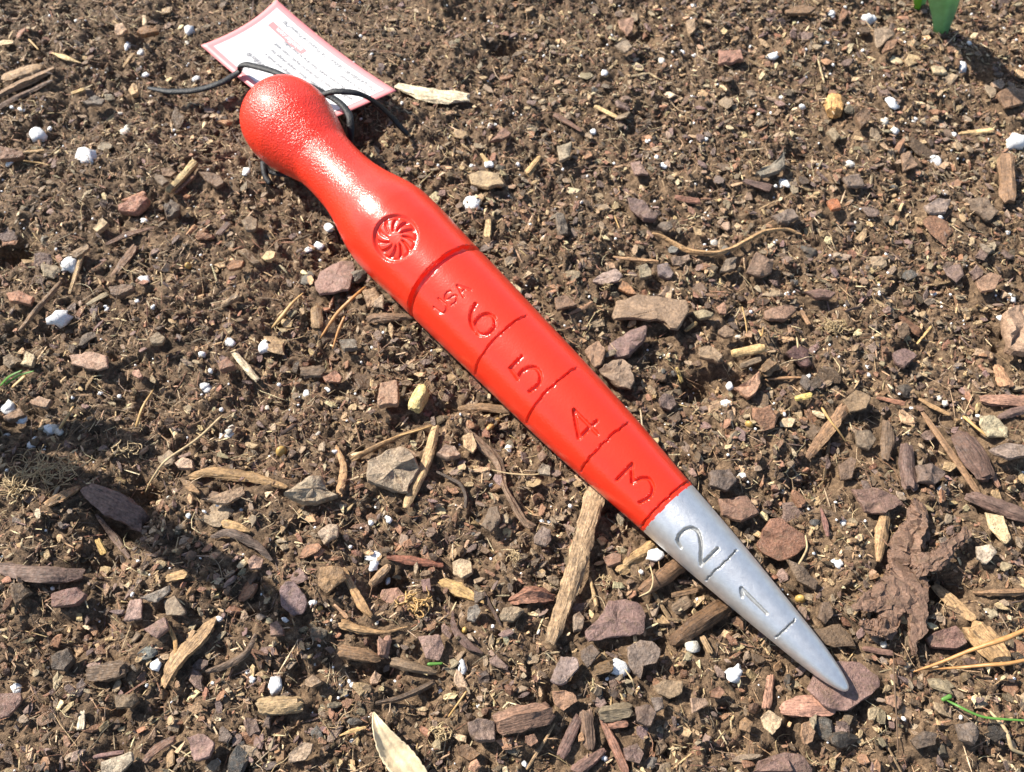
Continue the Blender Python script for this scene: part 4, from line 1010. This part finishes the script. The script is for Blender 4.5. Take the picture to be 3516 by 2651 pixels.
# ------------------------------------------------------------------ crumbs, flakes and fibres between the pieces
# dark crumbs
n = 36000
p = spread(n); sz = rng.lognormal(math.log(.00095), .5, n).clip(.0005, .0036)
z = soil(p[:, 0], p[:, 1]) + tops(p[:, 0], p[:, 1]) * .8 + sz * .22
tc_ = np.array([.112, .067, .036]) * rng.uniform(.35, 2.0, (n, 1)) * rng.uniform(.9, 1.1, (n, 3))
stuff('soil_crumbs', [t_lump(1, .5) for _ in range(14)], np.column_stack([p, z]), rng.uniform(0, 6.3, n), tilt(n, .8), tilt(n, .8),
      sz[:, None] * rng.uniform(.7, 1.25, (n, 3)), tc_, M['crumb'], 'dark brown crumbs of peaty soil scattered over the bed', 'soil crumbs')
# small bark flakes
n = 21000
p = spread(n, lambda x, y: .30 + .70 * barkdens(x, y)); sz = rng.lognormal(math.log(.0018), .50, n).clip(.0008, .0060)
z = soil(p[:, 0], p[:, 1]) + tops(p[:, 0], p[:, 1]) * .8 + .0005 + sz * .10
scl = np.stack([sz, sz * rng.uniform(.45, 1, n), sz * rng.uniform(.08, .20, n)], 1)
stuff('bark_flakes', [t_chip(6, full=False) for _ in range(24)], np.column_stack([p, z]), rng.uniform(0, 6.3, n), tilt(n, .48), tilt(n, .48),
      scl, tints(n, (5, 3.2, 4.2, 6, 2, 4.2)), M['flakes'], 'tiny brown and tan bark flakes covering the soil', 'bark flakes')
n = 4800
p = spread(n, lambda x, y: .05 + .92 * barkdens(x, y), .05); sz = rng.lognormal(math.log(.0044), .28, n).clip(.003, .0082)
z = soil(p[:, 0], p[:, 1]) + tops(p[:, 0], p[:, 1]) * .8 + .0011
scl = np.stack([sz, sz * rng.uniform(.6, 1, n), sz * rng.uniform(.08, .18, n)], 1)
stuff('bark_bits', [t_chip(7) for _ in range(30)], np.column_stack([p, z]), rng.uniform(0, 6.3, n), tilt(n, .28), tilt(n, .28),
      scl, tints(n, (6, 4.5, 4.5, 4, 1.0, 4)), M['flakes'], 'small broken bark bits lying thickly among the larger chips', 'bark bits')
# shreds: little splinters of straw and bark fibre
n = 26000
p = spread(n); ln = rng.lognormal(math.log(.0028), .5, n).clip(.0012, .010)
z = soil(p[:, 0], p[:, 1]) + tops(p[:, 0], p[:, 1]) * .8 + .0007
scl = np.stack([ln, rng.uniform(.00025, .0008, n), rng.uniform(.0002, .0005, n)], 1)
stuff('bark_shreds', [t_splinter(3, 4) for _ in range(12)], np.column_stack([p, z]), rng.uniform(0, 6.3, n), tilt(n, .4), tilt(n, .28),
      scl, tints(n, (2, 1.5, 5, 6.5, 4, 4)), M['flakes'], 'thin tan and brown bark shreds lying all over the soil', 'bark shreds')
# hair roots
n = 2600
p = spread(n); VV, FF, TT, off = [], [], [], 0
fl = rng.lognormal(math.log(.0075), .5, n).clip(.003, .028); col = tints(n, (1, .5, 2, 6, 3, 1))
zz = soil(p[:, 0], p[:, 1]) + tops(p[:, 0], p[:, 1]) * .8 + .0013
for k in range(n):
    R = t_fibre(); v, f = fibre_mesh(R, rng.uniform(.00010, .00020) / fl[k])
    a = rng.uniform(0, 6.3); c, s_ = math.cos(a), math.sin(a)
    v = v * fl[k]; v = np.stack([v[:, 0] * c - v[:, 1] * s_, v[:, 0] * s_ + v[:, 1] * c, v[:, 2]], 1) + np.array([*p[k], zz[k]])
    VV.append(v); FF.append(f + off); off += len(v); TT.append(np.repeat(col[k:k + 1], len(v), 0))
o = obj('root_fibres', mesh_np('root_fibres', np.concatenate(VV), np.concatenate(FF), True, np.concatenate(TT)), M['flakes'])
o['kind'] = 'stuff'; tag(o, 'fine pale root hairs and fibres strewn over the soil', 'root fibres')
# white specks
n = 900
p = spread(n); sz = rng.lognormal(math.log(.0010), .35, n).clip(.0005, .0019)
z = soil(p[:, 0], p[:, 1]) + tops(p[:, 0], p[:, 1]) * .8 + sz * .45 + .0004
stuff('perlite_specks', [t_lump(1, .3) for _ in range(6)], np.column_stack([p, z]), rng.uniform(0, 6.3, n), tilt(n, .8), tilt(n, .8),
      sz[:, None] * rng.uniform(.7, 1.2, (n, 3)), None, M['speck'], 'tiny white perlite specks sprinkled through the soil', 'perlite specks', True)

# ------------------------------------------------------------------ needles, straws, roots, leaf, grass
def strand(name, f, text, rpx, mat, label, cat, group=None, n=6, jit=.08, flatz=.8):
    P = pts(f, text); Q, rad = [], []
    for j, w in enumerate(P):
        g = place(w[0], w[1]); h = (w[2] * .001 if len(w) > 2 else .0018) + top_get(g[0], g[1]) * .8
        q = at_z(w[0], w[1], g[2] + h); Q.append(q); rad.append((rpx if np.isscalar(rpx) else rpx[j]) / FR[f][2] * np.linalg.norm(q - CO) / PF)
    Q = np.array(Q); cen = Q.mean(0)
    v, fc = tubepath(Q - cen, rad, n, flatz, jit, m=max(10, 5 * len(P)), ends=.5)
    return tag(obj(name, mesh_np(name, v, fc, True), M[mat], loc=tuple(cen)), label, cat, group)
strand('pine_needle', 'Y4', '940,1065,1 1100,1010,5 1300,930,8 1480,870,11 1640,800,12', [5, 8, 10, 14, 9], 'needle', 'upper of two orange-brown pine needles fanning out beyond the tip', 'pine needle')
strand('pine_needle', 'Y4', '1000,1050,2 1200,1040,4 1450,1020,7 1640,990,9', [5, 7, 10, 8], 'needle', 'lower of two orange-brown pine needles fanning out beyond the tip', 'pine needle')
strand('pine_needle', 'B', '290,710,3 200,790,6 110,880,5 0,1040,2', [8, 12, 14, 6], 'needle', 'long tan pine needle below the oval flake, bent towards the grip', 'pine needle')
strand('pine_needle', 'B', '155,900,5 120,980,4 78,1110,2', [8, 11, 5], 'needle', 'short tan pine needle branching from the longer one', 'pine needle')
strand('straw', 'Z8', '780,925,5 860,1040,5 940,1150,3', [10, 7, 5], 'straw', 'thin pale straw lying across the brown split stick', 'straw')
strand('straw', 'Z8', '1680,980,3 1750,1040,3 1840,1110,2', [10, 9, 7], 'straw', 'pale flat straw beside the cream knobbly chip', 'straw')
strand('straw', 'Z8', '380,430,3 400,470,3 410,410,5', [5, 7, 4], 'straw', 'short forked straw near a white perlite grain', 'straw')
strand('straw', 'Y2', '1920,655,3 1850,720,3 1780,810,3 1718,880,2', [5, 10, 16, 6], 'straw', 'pale pointed straw left of the pine needles', 'straw')
strand('straw', 'Y1', '190,1315,2 300,1330,2 410,1355,2', [5, 6, 3], 'straw', 'thin pale straw on the soil at the left edge', 'straw')
strand('straw', 'Y1', '235,320,2 320,410,2', [8, 5], 'straw', 'small straw sliver in the upper left soil', 'straw')
strand('straw', 'Y3', '415,655,2 510,565,3', [24, 24], 'straw', 'short split pale straw bit below the stick end', 'straw')
strand('straw', 'Y6', '1420,1250,2 1490,1150,4 1560,1050,4', [8, 7, 8], 'straw', 'branched pale straw above the lower root tuft', 'straw')
strand('straw', 'Z5', '375,320,2 420,250,4 465,175,3', [10, 9, 8], 'straw', 'tan straw beside the white perlite pair at the shadow edge', 'straw')
strand('straw', 'Z5', '860,310,2 910,170,4 970,70,3', [10, 9, 4], 'straw', 'bent tan straw standing in the left soil', 'straw')
strand('straw', 'Y4', '820,960,3 828,1150,4 850,1560,2', [3, 5, 4], 'darkstraw', 'long thin dark straw running down below the forked bark', 'straw')
strand('straw', 'R', '1545,840,2 1570,950,2 1585,1060,2', [6, 6, 4], 'straw', 'thin tan straw beside the grey bark chips', 'straw')
strand('straw', 'B', '500,1661,3 610,1630,4 715,1595,3', [5, 6, 3], 'straw', 'thin white straw below the pale yellow stub', 'straw')
strand('straw', 'R', '500,100,2 540,200,2', [6, 5], 'straw', 'tiny straw on the soil above the curved twig', 'straw')
strand('grass_blade', 'Y4', '1140,1235,2 1230,1280,4 1380,1340,5 1640,1360,6', [6, 7, 6, 5], 'grass', 'thin bright green grass blade below the pine needles', 'grass blade', flatz=.4)
strand('grass_blade', 'Y4', '1110,1235,2 1170,1208,3', [10, 12], 'grass', 'stubby green grass tip beside the thin grass blade', 'grass blade', flatz=.5)
strand('grass_blade', 'Y6', '1260,845,3 1380,838,3', [14, 9], 'grass', 'tiny bright green shoot in the lower litter', 'grass blade', flatz=.5)
strand('grass_blade', 'Y2', '0,1245,2 60,1185,4 140,1145,4', [8, 9, 4], 'grass', 'pale green grass blade at the left edge', 'grass blade', flatz=.4)
strand('grass_blade', 'Y2', '30,1235,2 130,1175,4 215,1150,3', [7, 8, 4], 'grass', 'second pale green grass blade crossing the first at the left', 'grass blade', flatz=.4)
strand('grass_blade', 'Y2', '75,1255,3 160,1180,4', [9, 12], 'straw', 'yellowed grass bit beside the green blades at the left', 'grass blade', flatz=.4)
strand('root', 'Y4', '1400,1300,3 1500,1420,4 1530,1520,4 1640,1570,2', [8, 10, 12, 6], 'root', 'curled pale root at the lower right', 'root')
strand('root', 'Y3', '450,985,3 600,1015,4 760,1025,4 930,1005,2', [5, 6, 6, 4], 'root', 'pale thread-like root across the dark root beside the shaft', 'root')
strand('root', 'Z5', '1410,230,3 1250,380,4 1060,510,5 960,640,3 920,720,2', [8, 8, 8, 7, 5], 'root', 'long pale root threading across the left soil', 'root')
strand('root', 'Y4', '290,240,3 300,310,4 260,400,4 210,470,2', [5, 6, 6, 5], 'root', 'thin pale root curling over the rusty flake', 'root')
strand('root', 'R', '1990,1090,3 2000,1160,4 1950,1270,3', [6, 8, 6], 'root', 'pale root lying across the dark maroon chip', 'root')
strand('root', 'Y5', '985,880,3 1040,960,4 1060,1040,2', [5, 6, 4], 'root', 'thin root beside the tall white perlite grain', 'root')
strand('root', 'Y5', '1175,85,3 1200,200,4 1180,280,3 1090,330,2', [5, 6, 7, 4], 'root', 'thin root hanging from the perlite grain by the silver tip', 'root')

def clump(f, cx, cy, r, n, label, sx=1.0, rad=.00016, mat='root'):
    g = place(*fr(f, cx, cy)); R0 = r / FR[f][2] * np.linalg.norm(g - CO) / PF
    VV, FF, off = [], [], 0
    for k in range(n):
        ln = R0 * random.uniform(.7, 1.7); v, fc = fibre_mesh(t_fibre(seg=8), rad * random.uniform(.7, 1.5) / ln)
        a = random.uniform(0, 6.3); c, s_ = math.cos(a), math.sin(a); v = v * ln
        v = np.stack([v[:, 0] * c - v[:, 1] * s_, v[:, 0] * s_ + v[:, 1] * c, np.abs(v[:, 2]) * 1.3], 1)
        v += np.array([random.gauss(0, .45) * R0 * sx, random.gauss(0, .3) * R0, .0015 + abs(random.gauss(0, .0015))])
        VV.append(v); FF.append(fc + off); off += len(v)
    tag(obj('root_clump', mesh_np('root_clump', np.concatenate(VV), np.concatenate(FF), True), M[mat], loc=tuple(g)), label, 'root clump')
clump('Z5', 330, 600, 150, 46, 'tangled tuft of pale roots in the dark shade at the left', 1.5)
clump('Z5', 130, 690, 110, 30, 'straw-coloured root tuft lit by the sun at the left edge', 1.0, .0002)
clump('Z5', 800, 480, 80, 16, 'branching white root hairs over a dark hollow', 1.0, .0002)
clump('Z8', 830, 440, 70, 60, 'ball of pale curly root threads on the right litter', .8)
clump('Y6', 1370, 1380, 70, 44, 'pale yellow root tuft beside the dry leaf', .9, .0002)
clump('Y6', 1170, 400, 110, 26, 'frayed straw-coloured fibres around a standing splinter', 1.0, .0003, 'straw')
clump('D', 130, 960, 50, 24, 'pale root threads beside the perlite grain under the silver tip', .8)
clump('Y5', 150, 40, 60, 34, 'yellowish fibre tuft left of the big tan splinter', .8)
clump('R', 430, 710, 45, 30, 'fuzzy tan fibre tuft beside the pointed orange chip', .9)

def ribbon(P, wid, side, curl, m=24, nw=9, crease=0.0, notch=None):
    """leaf blade: centre line P (3-D), half widths, side directions; curl bends the edges up"""
    P = np.asarray(P, float); L = np.concatenate([[0], np.cumsum(np.linalg.norm(np.diff(P, axis=0), axis=1))]); s_ = np.linspace(0, L[-1], m)
    Q = np.stack([pchip(s_, L, P[:, k]) for k in range(3)], 1); w = pchip(s_, L, np.asarray(wid, float))
    V = []
    for k in range(m):
        d = Q[min(k + 1, m - 1)] - Q[max(k - 1, 0)]; d /= np.linalg.norm(d)
        sd_ = np.asarray(side, float); sd_ = sd_ - d * (sd_ @ d); sd_ /= np.linalg.norm(sd_); nn = np.cross(d, sd_)
        if nn[2] < 0 and abs(d[2]) < .8: nn = -nn
        for j in range(nw):
            u = -1 + 2 * j / (nw - 1); e = 1
            if notch is not None: e = 1 - notch * max(0, math.sin(k * 1.7 + (2 if u > 0 else 0)) - .3) * abs(u) ** 3
            V.append(Q[k] + sd_ * u * w[k] * e * (1 - .12 * curl * u * u) + nn * (curl * u * u * w[k] - crease * math.exp(-(u / .16) ** 2) * w[k]))
    F = [(k * nw + j, k * nw + j + 1, (k + 1) * nw + j + 1, (k + 1) * nw + j) for k in range(m - 1) for j in range(nw - 1)]
    return np.array(V), np.array(F)
def blade(name, P, wid, side, curl, mat, parent=None, th=.0005, **k):
    v, f = ribbon(P, wid, side, curl, **k)
    o = obj(name, mesh_np(name, v, f, True), M[mat], parent)
    md = o.modifiers.new('thickness', 'SOLIDIFY'); md.thickness = th; md.offset = 0
    return o

# dry leaf at the bottom
dl_root = None
LP = []
for (x, y, h) in ((850, 1212, 4.5), (890, 1320, 5.5), (950, 1430, 5.0), (1020, 1530, 4.2), (1100, 1630, 3.6), (1200, 1760, 3.0)):
    px, py = fr('Y6', x, y); g = place(px, py); LP.append(at_z(px, py, g[2] + h * .001))
LP = np.array(LP); cen = LP.mean(0)
leaf = empty('dry_leaf', tuple(cen)); tag(leaf, 'curled cream-tan dry leaf with a pale midrib at the bottom edge', 'leaf')
blade('leaf_blade', LP - cen, np.array([.0002, .0020, .0036, .0044, .0046, .0042]), (1, .55, 0), .62, 'dry', leaf, .0003, m=40, nw=15, crease=-.22, notch=.10)
v, f = tubepath(LP - cen + np.array([0, 0, .0003]), [.0001, .0003, .00035, .0004, .00045, .0005], 6, .8, .05, m=24)
obj('midrib', mesh_np('midrib', v, f, True), M['dry'], leaf)

# green strap-leaved bulb plant behind, upper right
def zpt(px, py, dz):
    g = place(px, py)
    return at_z(px, py, g[2] + dz)
base = place(3239, 112)
plant = empty('bulb_plant', tuple(base)); tag(plant, 'green strap-leaved bulb plant growing out of the soil at the back', 'plant')
def z_abs(px, py, z): return at_z(px, py, base[2] + z)
GP = np.array([base - [0, 0, .004], z_abs(3240, 60, .010), z_abs(3243, 0, .021), z_abs(3246, -90, .038), z_abs(3244, -240, .062), z_abs(3236, -420, .084), z_abs(3220, -600, .100)])
blade('leaf', GP - base, [.0022, .0046, .0064, .0072, .0076, .0066, .002], (1, -.1, .0), .22, 'leaf', plant, .0012, m=40, nw=11, crease=.10)
b2 = place(3158, 22)
GP2 = np.array([b2 - [0, 0, .003], at_z(3152, -30, b2[2] + .010), at_z(3140, -140, b2[2] + .028), at_z(3120, -300, b2[2] + .05)])
blade('leaf', GP2 - base, [.0010, .0022, .0026, .0006], (1, -.2, 0), .2, 'grass', plant, .0008, m=24, nw=7, crease=.08)
GP3 = np.array([b2 + [.002, .001, -.003], at_z(3175, -30, b2[2] + .009), at_z(3195, -150, b2[2] + .024), at_z(3230, -320, b2[2] + .045)])
blade('leaf', GP3 - base, [.0010, .0020, .0024, .0006], (1, -.2, 0), .2, 'leaf', plant, .0008, m=24, nw=7, crease=.08)

# the same kind of plant stands just outside the frame on the left: its leaves throw the two dark streaks
def over(px, py, z):
    g = place(px, py); return g + SUN * (z / SUN[2])
pb = np.array([-.315, .205, s1(-.315, .205)])
plant2 = empty('bulb_plant', tuple(pb)); tag(plant2, 'green strap-leaved bulb plant standing on the soil, its arching leaves shading the left litter', 'plant')
LA = np.array([pb, pb + [.012, -.006, .035], over(-60, 1490, .062), over(200, 1495, .066), over(420, 1520, .064), over(540, 1560, .060)])
blade('leaf', LA - pb, [.003, .0068, .0078, .0074, .0060, .001], (.4, .9, .2), .2, 'leaf', plant2, .001, m=40, nw=9, crease=.08)
LB = np.array([pb + [.004, -.006, 0], pb + [.01, -.02, .06], over(300, 1680, .100), over(560, 1850, .108), over(900, 2050, .106), over(1090, 2220, .100), over(1230, 2340, .092)])
blade('leaf', LB - pb, [.003, .0060, .0070, .0062, .0050, .0036, .0006], (.5, .85, .1), .2, 'leaf', plant2, .001, m=44, nw=9, crease=.08)

# ------------------------------------------------------------------ the planting tool (dibber)
DT = .0115
tr = np.concatenate([[0, .004, .012, .024, .04, .06, .08], np.arange(.10, 2.8, .0085), np.arange(2.8, 11.55, DT), 12 - .45 * (1 - np.linspace(0, 1, 60)) ** 1.8])
tr = np.unique(tr)
ph = np.concatenate([np.arange(-118, 72, .8), np.arange(72, 242, 4.5)])
ph = ph[ph < 241.5]
PHc = -27.0
nT, nP = len(tr), len(ph)
Tg, Pg = np.meshgrid(tr, ph, indexing='ij')
rg = np.repeat(prof(tr)[:, None], nP, 1)
dep = np.zeros_like(rg); part = np.zeros(rg.shape, int)       # depth cut in, and which mark a vertex belongs to
wob = lambda a, b, s_: (vn(a, b, s_) - .5)
# ring groove
gw = .062 + .014 * wob(Pg * .16, Tg * 0, 4)
gd = sstep(gw, gw * .55, np.abs(Tg - 7.357 - .012 * wob(Pg * .1, Tg * 0, 6)))
dep += .080 * gd; part[gd > .25] = 20
# tick lines
TICK = {1: (.962, -70, 19), 2: (1.98, -80, 22), 3: (2.985, -100, 60), 4: (4.01, -86, 29), 5: (5.0, -90, 26), 6: (6.005, -92, 25)}
for k, (t0, a, b) in TICK.items():
    c = t0 + .016 * wob(Pg * .12, Tg * 0, 40 + k)
    hw = (.021 if k > 2 else .016) + .009 * wob(Pg * .3, Tg * 0, 60 + k)
    e = sstep(a - 3, a + 3, Pg) * sstep(b + 4, b - 4, Pg)
    q = sstep(hw, hw * .25, np.abs(Tg - c)) * e
    dep = np.maximum(dep, (.038 if k > 2 else .034) * q); part[q > .3] = 10 + k
def strokes(t0, p0, w, h, lines, sw, depth, pid, rot=0.0):
    r0 = float(prof(np.array([t0]))[0])
    u = np.radians(Pg - p0) * r0; v_ = Tg - t0
    c, s_ = math.cos(rot), math.sin(rot)
    u, v_ = u * c + v_ * s_, -u * s_ + v_ * c
    near = (np.abs(u) < w * 1.2 + .1) & (np.abs(v_) < h * .9 + .1)
    uu, vv = u[near], v_[near]; d = np.full(uu.shape, 9.0)
    for ln in lines:
        P = np.array(ln, float); 
        if len(P) > 3:
            L = np.concatenate([[0], np.cumsum(np.linalg.norm(np.diff(P, axis=0), axis=1))]); s2 = np.linspace(0, L[-1], 30)
            P = np.stack([pchip(s2, L, P[:, k]) for k in (0, 1)], 1)
        P = (P - [.5, .5]) * [w, h]
        for a, b in zip(P[:-1], P[1:]):
            e = b - a; t = np.clip(((uu - a[0]) * e[0] + (vv - a[1]) * e[1]) / (e @ e + 1e-12), 0, 1)
            d = np.minimum(d, np.hypot(uu - a[0] - t * e[0], vv - a[1] - t * e[1]))
    q = np.zeros(rg.shape); q[near] = sstep(sw, sw * .3, d + .006 * wob(uu * 40, vv * 40, 90 + pid))
    global dep
    dep = np.maximum(dep, depth * q); part[q > .25] = pid
ang = np.linspace(0, 2 * math.pi, 26)
G6 = [[(.80, 1.0), (.52, .93), (.2, .72), (.05, .45), (.06, .28)], [(.5 + .46 * math.cos(a), .30 + .30 * math.sin(a)) for a in ang]]
G5 = [[(.85, 1), (.22, 1)], [(.22, 1), (.12, .58)], [(.12, .58), (.4, .66), (.75, .58), (.95, .36), (.85, .13), (.52, 0), (.1, .06)]]
G4 = [[(.68, 1), (.04, .30)], [(.04, .30), (1, .30)], [(.68, 1), (.68, 0)]]
G3 = [[(.08, 1), (.88, 1)], [(.88, 1), (.42, .62)], [(.42, .62), (.74, .54), (.96, .34), (.86, .12), (.5, 0), (.04, .08)]]
G2 = [[(.02, .72), (.14, .93), (.45, 1), (.78, .93), (.9, .74), (.76, .5), (.05, 0)], [(.05, 0), (1, 0)]]
G1_ = [[(.25, .82), (.5, 1)], [(.5, 1), (.5, 0)]]
for t0, p0, G, k in ((6.335, -23.5, G6, 6), (5.36, -30.5, G5, 5), (4.36, -25.5, G4, 4), (3.36, -30, G3, 3), (2.36, -33, G2, 2), (1.43, -31, G1_, 1)):
    strokes(t0, p0, .34 if k not in (1,) else .24, .43 if k != 1 else .40, G, .032 if k > 2 else .028, .042 if k > 1 else .026, k)
US = [[(0, 1), (0, .35), (.3, 0), (.7, .0), (1, .35), (1, 1)]]
SS = [[(.95, .85), (.6, 1), (.2, .92), (.06, .74), (.3, .56), (.7, .46), (.94, .26), (.75, .06), (.4, 0), (.04, .14)]]
AS = [[(0, 0), (.5, 1)], [(.5, 1), (1, 0)], [(.2, .38), (.8, .38)]]
for (t0, p0, G) in ((6.895, -46.5, US), (6.86, -30, SS), (6.83, -13.5, AS)):
    strokes(t0, p0, .145, .185, G, .023, .020, 31, .10)
# maker's emblem: round recess with curved spokes
u = np.radians(Pg + 27.0) * .715; v_ = Tg - 8.10; rr_ = np.hypot(u, v_); th_ = np.arctan2(v_, u)
disc = sstep(.352, .322, rr_)
spk = np.cos(11 * (th_ + 2.0 * (rr_ - .1))) * .5 + .5
spk = sstep(.42, .95, spk) * sstep(.085, .13, rr_) * sstep(.315, .27, rr_)
rim_ = sstep(.362, .335, rr_) * sstep(.270, .315, rr_)
q = disc * .030 + spk * .036 + rim_ * .016
dep = np.maximum(dep, q); part[(rr_ < .352)] = 30
# slow unevenness of the casting
rg = rg - dep + .003 * (fbm(Tg * 2.2, Pg * .035, 2, 77) - .5)
rg[0] = 0; rg[-1] = 0
pr = np.radians(Pg)
# local frame: X along the axis from the point, Z up
VX = Tg * IN; VY = np.sin(pr) * rg * IN; VZ = np.cos(pr) * rg * IN
V = np.stack([VX.ravel(), VY.ravel(), VZ.ravel()], 1)
ii = np.arange(nT * nP).reshape(nT, nP); jj = np.roll(ii, -1, 1)
F = np.stack([ii[:-1].ravel(), ii[1:].ravel(), jj[1:].ravel(), jj[:-1].ravel()], 1)
pf = np.maximum(np.maximum(part.ravel()[F[:, 0]], part.ravel()[F[:, 1]]), np.maximum(part.ravel()[F[:, 2]], part.ravel()[F[:, 3]]))
tf = V[F].mean(1)[:, 0] / IN
edge = 2.925 + .015 * wob(np.degrees(np.arctan2(V[F].mean(1)[:, 1], V[F].mean(1)[:, 2])) * .2, tf * 0, 8)
dib = empty('dibber', tuple(TIP))
from mathutils import Matrix
dib.matrix_world = Matrix([[AX[0], SIDE[0], UP[0], TIP[0]], [AX[1], SIDE[1], UP[1], TIP[1]], [AX[2], SIDE[2], UP[2], TIP[2]], [0, 0, 0, 1]])
tag(dib, 'red metal hand dibber with silver pointed tip and engraved inch marks lying on the soil', 'dibber')
def sub(name, mask, mat, label=None):
    f = F[mask]; idx, inv = np.unique(f, return_inverse=True)
    o = obj(name, mesh_np(name, V[idx], inv.reshape(f.shape), True), M[mat], dib)
    if label: o['label'] = label
    return o
plain = pf == 0
sub('grip', plain & (tf > 7.357), 'red', 'red painted grip with round knob and slim neck')
sub('shaft', plain & (tf <= 7.357) & (tf > edge), 'red', 'red painted tapering shaft')
sub('tip', plain & (tf <= edge), 'silver', 'bare silver metal tip')
sub('groove', pf == 20, 'red', 'dark red groove ringed round the body')
sub('emblem', pf == 30, 'red', 'round pinwheel emblem pressed into the grip')
sub('lettering', pf == 31, 'red', 'engraved letters USA')
for k in range(1, 7):
    m_ = 'red' if k > 2 else 'dull'
    sub('numeral', pf == k, m_, f'engraved numeral {k}'); sub('tick_line', pf == 10 + k, m_)

# ------------------------------------------------------------------ the hang tag
cz = {}
def tagpt(px, py, z): return at_z(px, py, z * IN)
cR, cT, cB, cL = tagpt(1360, 310, .62), tagpt(948, -3, .46), tagpt(1064, 440, .42), tagpt(690, 155, .50)
TW, TH_ = 3.5, 1.9
def card(x, y, lift=0.0):
    u, v = x / TW, y / TH_
    p = (cR * (1 - u) * (1 - v) + cT * u * (1 - v) + cB * (1 - u) * v + cL * u * v)
    p = p - np.array([0, 0, 1.]) * (.0030 * 4 * u * (1 - u)) + np.array([.003, -.002, 0]) * (4 * v * (1 - v)) * (u ** 3)
    return p + np.array([0, 0, lift])
tcen = card(TW / 2, TH_ / 2)
tg = empty('hang_tag', tuple(tcen)); tag(tg, 'white paper hang tag with pink border and grey printed text behind the knob', 'tag')
def card_grid(name, x0, x1, y0, y1, mat, lift, th=None, n=24, m=12):
    X_, Y_ = np.linspace(x0, x1, n), np.linspace(y0, y1, m)
    v = np.array([card(a, b, lift) - tcen for b in Y_ for a in X_])
    f = [(j * n + k, j * n + k + 1, (j + 1) * n + k + 1, (j + 1) * n + k) for j in range(m - 1) for k in range(n - 1)]
    o = obj(name, mesh_np(name, v, f, True), M[mat], tg)
    if th:
        md = o.modifiers.new('thickness', 'SOLIDIFY'); md.thickness = th; md.offset = -1
    return o
card_grid('border', 0, TW, 0, TH_, 'pink', 0, .0004, 40, 20)
BD = .16
card_grid('rule_line', BD - .012, TW - BD + .012, BD - .012, TH_ - BD + .012, 'rule', .00008, None, 40, 20)
card_grid('panel', BD, TW - BD, BD, TH_ - BD, 'paper', .00014, None, 40, 20)
card_grid('web_band', 2.04, 3.15, .455, .61, 'band', .00022, None, 12, 4)
def text(s_, x, y, size, mat, rot=0, lift=.00024, name='lettering', shear=0.0):
    cu = bpy.data.curves.new('t', 'FONT'); cu.body = s_; cu.size = size; cu.shear = shear; cu.offset = size * .018; cu.resolution_u = 2
    to = bpy.data.objects.new('t', cu); C.objects.link(to)
    dg = bpy.context.evaluated_depsgraph_get(); me = bpy.data.meshes.new_from_object(to.evaluated_get(dg))
    bpy.data.objects.remove(to)
    co = np.zeros(len(me.vertices) * 3); me.vertices.foreach_get('co', co); co = co.reshape(-1, 3)
    c, q = math.cos(rot), math.sin(rot)
    for vtx, w in zip(me.vertices, co):
        a, b = x + w[0] * c - w[1] * q, y + w[0] * q + w[1] * c
        vtx.co = card(a, b, lift) - tcen
    me.materials.clear(); me.update()
    o = obj(name, me, M[mat], tg); o['label'] = 'printed words: ' + ''.join(ch for ch in s_ if ch.isalnum() or ch in ' .,!')
    return o
text('The Spintiller\u00ae Dibber \u00b7 "A Pound of Power!"\u00ae', .19, .235, .145, 'ink')
text('spintiller.com', 2.12, .485, .150, 'paper', lift=.0003)
text('seeds or annuals.', .27, .42, .115, 'ink')
text('widens the proper width, then drop in your bulbs,', .30, .61, .112, 'ink')
text('to the ground to the desired depth, rotate until', .42, .78, .115, 'ink')
text('Spintiller Dibber. Simply plunge the', .87, .94, .118, 'ink')
text('seedlings and seeds a', 1.52, 1.10, .118, 'ink')
text('Spintiller\u00ae', 2.12, 1.32, .155, 'ink')
text('by', 2.38, 1.53, .155, 'ink')
text('Dibber', .20, .74, .112, 'ink')

# ------------------------------------------------------------------ the cord
crd = empty('cord', tuple(tagpt(830, 226, .5))); tag(crd, 'black flat leather cord looped through the tag and round the neck', 'cord')
c0 = np.array(crd.location)
def cordpath(P, rad, flatz=.55, m=60, name='strand', up=(0, 0, 1)):
    Q = np.array([tagpt(a, b, z) for a, b, z in P])
    v, f = tubepath(Q - c0, rad, 10, flatz, .03, m=m, ends=.9, up=up)
    return obj(name, mesh_np(name, v, f, True), M['cord'], crd)
cordpath([(508, 302, .30), (545, 309, .34), (590, 315, .36), (650, 313, .38), (700, 304, .40), (760, 284, .44), (805, 258, .44), (826, 240, .48), (826, 226, .60), (845, 222, .66), (880, 229, .70), (940, 246, .74), (990, 268, .76),
          (1050, 290, .74), (1095, 312, .70), (1145, 338, .66), (1185, 372, .64), (1203, 410, .62), (1205, 450, .52), (1196, 492, .36), (1160, 540, .30), (1080, 590, .28), (980, 600, .28), (925, 588, .30), (903, 560, .36)],
         [.0009, .0013] + [.0016] * 20 + [.0012] * 3, m=170)
cordpath([(1060, 345, .95), (1105, 325, 1.10), (1160, 314, 1.18), (1215, 318, 1.15), (1265, 336, .98), (1310, 368, .74), (1345, 402, .52), (1375, 436, .34), (1400, 462, .20)], [.0015] * 9, .6, 60)
cordpath([(903, 556, .34), (906, 580, .34), (912, 606, .30), (930, 632, .26)], [.0013] * 4, .7, 16)
